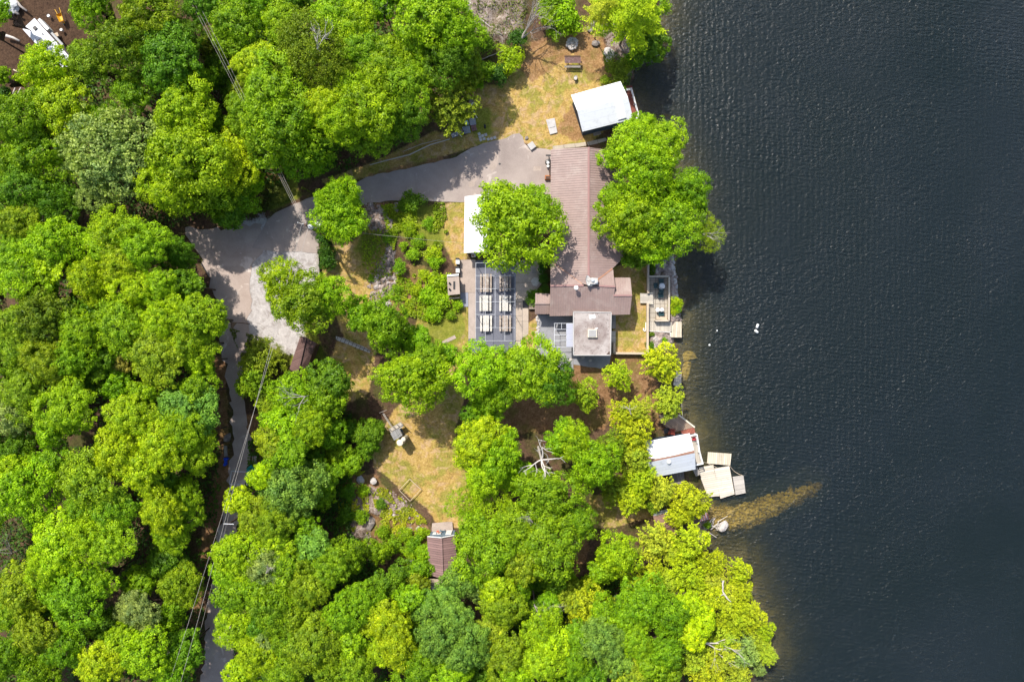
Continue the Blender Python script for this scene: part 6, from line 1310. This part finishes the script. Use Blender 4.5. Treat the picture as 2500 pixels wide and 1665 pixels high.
# bare and dead trees
def bare(name, label, x, y, z, seed, depth, lean, L, r, mat='dead_bark', nb=3, spread=.75, trunk=True, cat='dead tree'):
    c = P(x, y, z); bz = gz(c.x, c.y) - .1; o = thing(name, label, cat, (c.x, c.y, bz))
    me = bare_mesh('branches', seed, depth, mat, lean, L, r, nb, spread); b = bpy.data.objects.new('branches', me); COL.objects.link(b); b.parent = o; b.location = (0, 0, z - bz)
    if z - bz > .6:
        t = MB().tube([Vector((c.x, c.y, bz)), Vector((c.x, c.y, z + .1))], [r * 1.7, r * 1.2], 8).build('trunk', M[mat], o)
    return o
bare('dead_tree', 'bare grey tree leaning up and right over the rocky clearing at the top', 1272, 100, 2.2, 5, 4, (.8, 1.2, .7), 3.1, .10, nb=4, spread=.55)
bare('dead_tree', 'small twiggy dead grey tree among the maples at the top', 938, 70, 7, 8, 4, (-.5, 1.2, .7), 2.2, .07, nb=4, spread=.6)
bare('dead_tree', 'bleached dead treetop standing out between three green maples', 1322, 1122, 9.5, 17, 2, (.1, -.1, .15), 1.7, .10, 'birch_bark', nb=5, spread=1.0)
bare('dead_tree', 'white dead tree lying over the cedars near the bottom', 1715, 1568, 6.0, 23, 3, (1.2, -.9, .1), 2.6, .09, 'birch_bark', nb=2, spread=.6)
bare('dead_tree', 'little white dead treetop among the shore cedars', 1765, 1418, 5.5, 29, 1, (-.1, -1.2, .1), 1.6, .12, 'birch_bark', nb=1, spread=.9)
bare('dead_tree', 'pale bare boughs of the birch leaning out over the lake', 1715, 572, 6.8, 31, 3, (1.2, .2, .3), 1.7, .045, 'dead_bark', nb=2, spread=.8)
bare('dead_tree', 'grey dead twigs on the light green tree below the woodshed', 745, 968, 8.5, 37, 3, (-1.2, -.3, .2), 1.7, .05, nb=3, spread=.8)
bare('dead_tree', 'grey brush of dead branches right of the lower middle wood', 1305, 1478, 6.5, 41, 4, (.6, -.5, .3), 2.0, .06, nb=4, spread=.8)
bare('dead_tree', 'thin bare twigs above the hidden grey roofs', 1300, 1275, 10, 43, 3, (.3, .8, .3), 1.3, .04, nb=3, spread=.9)
bare('dead_tree', 'grey dead twigs standing among the trees right of the lower road', 650, 1398, 10.5, 47, 2, (.5, .6, .3), 1.2, .04, nb=3, spread=.9)
bare('dead_tree', 'white birch limbs showing through the sparse olive crowns', 775, 120, 12.3, 53, 2, (.1, .6, .2), 1.7, .06, 'birch_bark', nb=4, spread=1.0)
bare('dead_tree', 'brush of dark dead branches in the gap at the left edge', 30, 1350, 1.5, 59, 4, (.3, .2, .5), 2.2, .06, nb=5, spread=.9)
bare('dead_tree', 'pale dead snag on the golden cedar above the corner deck', 1540, 1010, 5.5, 61, 2, (-.3, .8, .3), 1.2, .05, nb=2, spread=.8)

# low growth: understorey of the wood and weeds among the rocks (one mass each)
def scatter(name, label, n, polys, seed, cols, hmin, hmax, size, clump=.35, region_px=None, avoid=None, thr=.5):
    rg = np.random.RandomState(seed); C = []
    for p, cnt in zip(polys, n):
        w = np.array(wpoly(p)); lo, hi = w.min(0), w.max(0); got = 0
        while got < cnt:
            X = rg.uniform(lo[0], hi[0], cnt * 2); Y = rg.uniform(lo[1], hi[1], cnt * 2)
            ok = inside(X, Y, [tuple(q) for q in w]) & (vnoise(X, Y, clump, seed) * .6 + vnoise(X, Y, clump * 3.1, seed + 1) * .4 > thr)
            for a in (avoid or []): ok &= ~inside(X, Y, a)
            X, Y = X[ok], Y[ok]; C.append(np.stack([X, Y], 1)); got += len(X)
            if len(X) == 0: break
    C = np.concatenate(C); Z = np.array([gz(x, y) for x, y in C]) + rg.uniform(hmin, hmax, len(C))
    P3 = np.concatenate([C, Z[:, None]], 1); ok = P3[:, 2] > WATER + .1; P3 = P3[ok]; n_ = len(P3)
    me = leaf_mesh(name, P3, unit(rg.normal(size=(n_, 3)) * .55 + np.array([0, 0, 1])), size * rg.uniform(.6, 1.4, n_), vnoise(P3[:, 0], P3[:, 1], .8, seed + 5) * .6 + rg.uniform(0, .4, n_), rg=rg)
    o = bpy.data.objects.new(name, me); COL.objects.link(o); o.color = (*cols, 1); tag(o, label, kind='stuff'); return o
RD = [wpoly(ROAD), wpoly(LOT), wpoly(DRIVE_A), wpoly(DRIVE_B)]
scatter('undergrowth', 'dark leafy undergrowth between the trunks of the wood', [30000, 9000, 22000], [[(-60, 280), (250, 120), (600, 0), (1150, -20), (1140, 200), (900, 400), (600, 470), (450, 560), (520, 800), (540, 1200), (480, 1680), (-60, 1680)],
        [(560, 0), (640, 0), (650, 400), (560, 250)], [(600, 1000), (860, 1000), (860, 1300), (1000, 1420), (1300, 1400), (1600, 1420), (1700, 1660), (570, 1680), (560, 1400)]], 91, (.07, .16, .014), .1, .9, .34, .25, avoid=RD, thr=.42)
scatter('weeds', 'patchy yellow-green weeds among the pale rubble left of the dry lawn', [4200, 1500], [[(900, 1180), (960, 1200), (1040, 1270), (1052, 1330), (1045, 1400), (980, 1400), (960, 1330), (930, 1280)], [(820, 1150), (900, 1150), (900, 1320), (830, 1330)]], 93, (.38, .42, .02), .02, .25, .22, .9, thr=.52)
scatter('weeds', 'green and yellow weeds over the rocky slope below the driveway', [4600, 1000], [[(930, 500), (1085, 495), (1095, 560), (1075, 620), (1090, 740), (1060, 790), (960, 760), (970, 640), (950, 580)], [(880, 560), (970, 560), (960, 780), (890, 780)]], 95, (.27, .38, .012), .02, .45, .24, .45, thr=.5)
scatter('weeds', 'thin dark weeds on the banks beside the narrow road and driveway', [1800, 1500, 900], [[(610, 430), (700, 430), (760, 470), (640, 520), (600, 520)], [(560, 800), (660, 830), (700, 900), (600, 900)], [(1150, -10), (1300, -10), (1270, 110), (1170, 110)]], 97, (.16, .20, .03), .02, .2, .2, .7, thr=.5)
scatter('weeds', 'low shoreline greenery below the pine and beside the patio wall', [900, 500, 500], [[(1470, 120), (1545, 140), (1545, 215), (1500, 225), (1480, 190)], [(1586, 600), (1600, 610), (1600, 672), (1586, 672)], [(1584, 812), (1596, 812), (1598, 866), (1584, 866)]], 99, (.16, .26, .02), .05, .5, .2, .9, thr=.4)
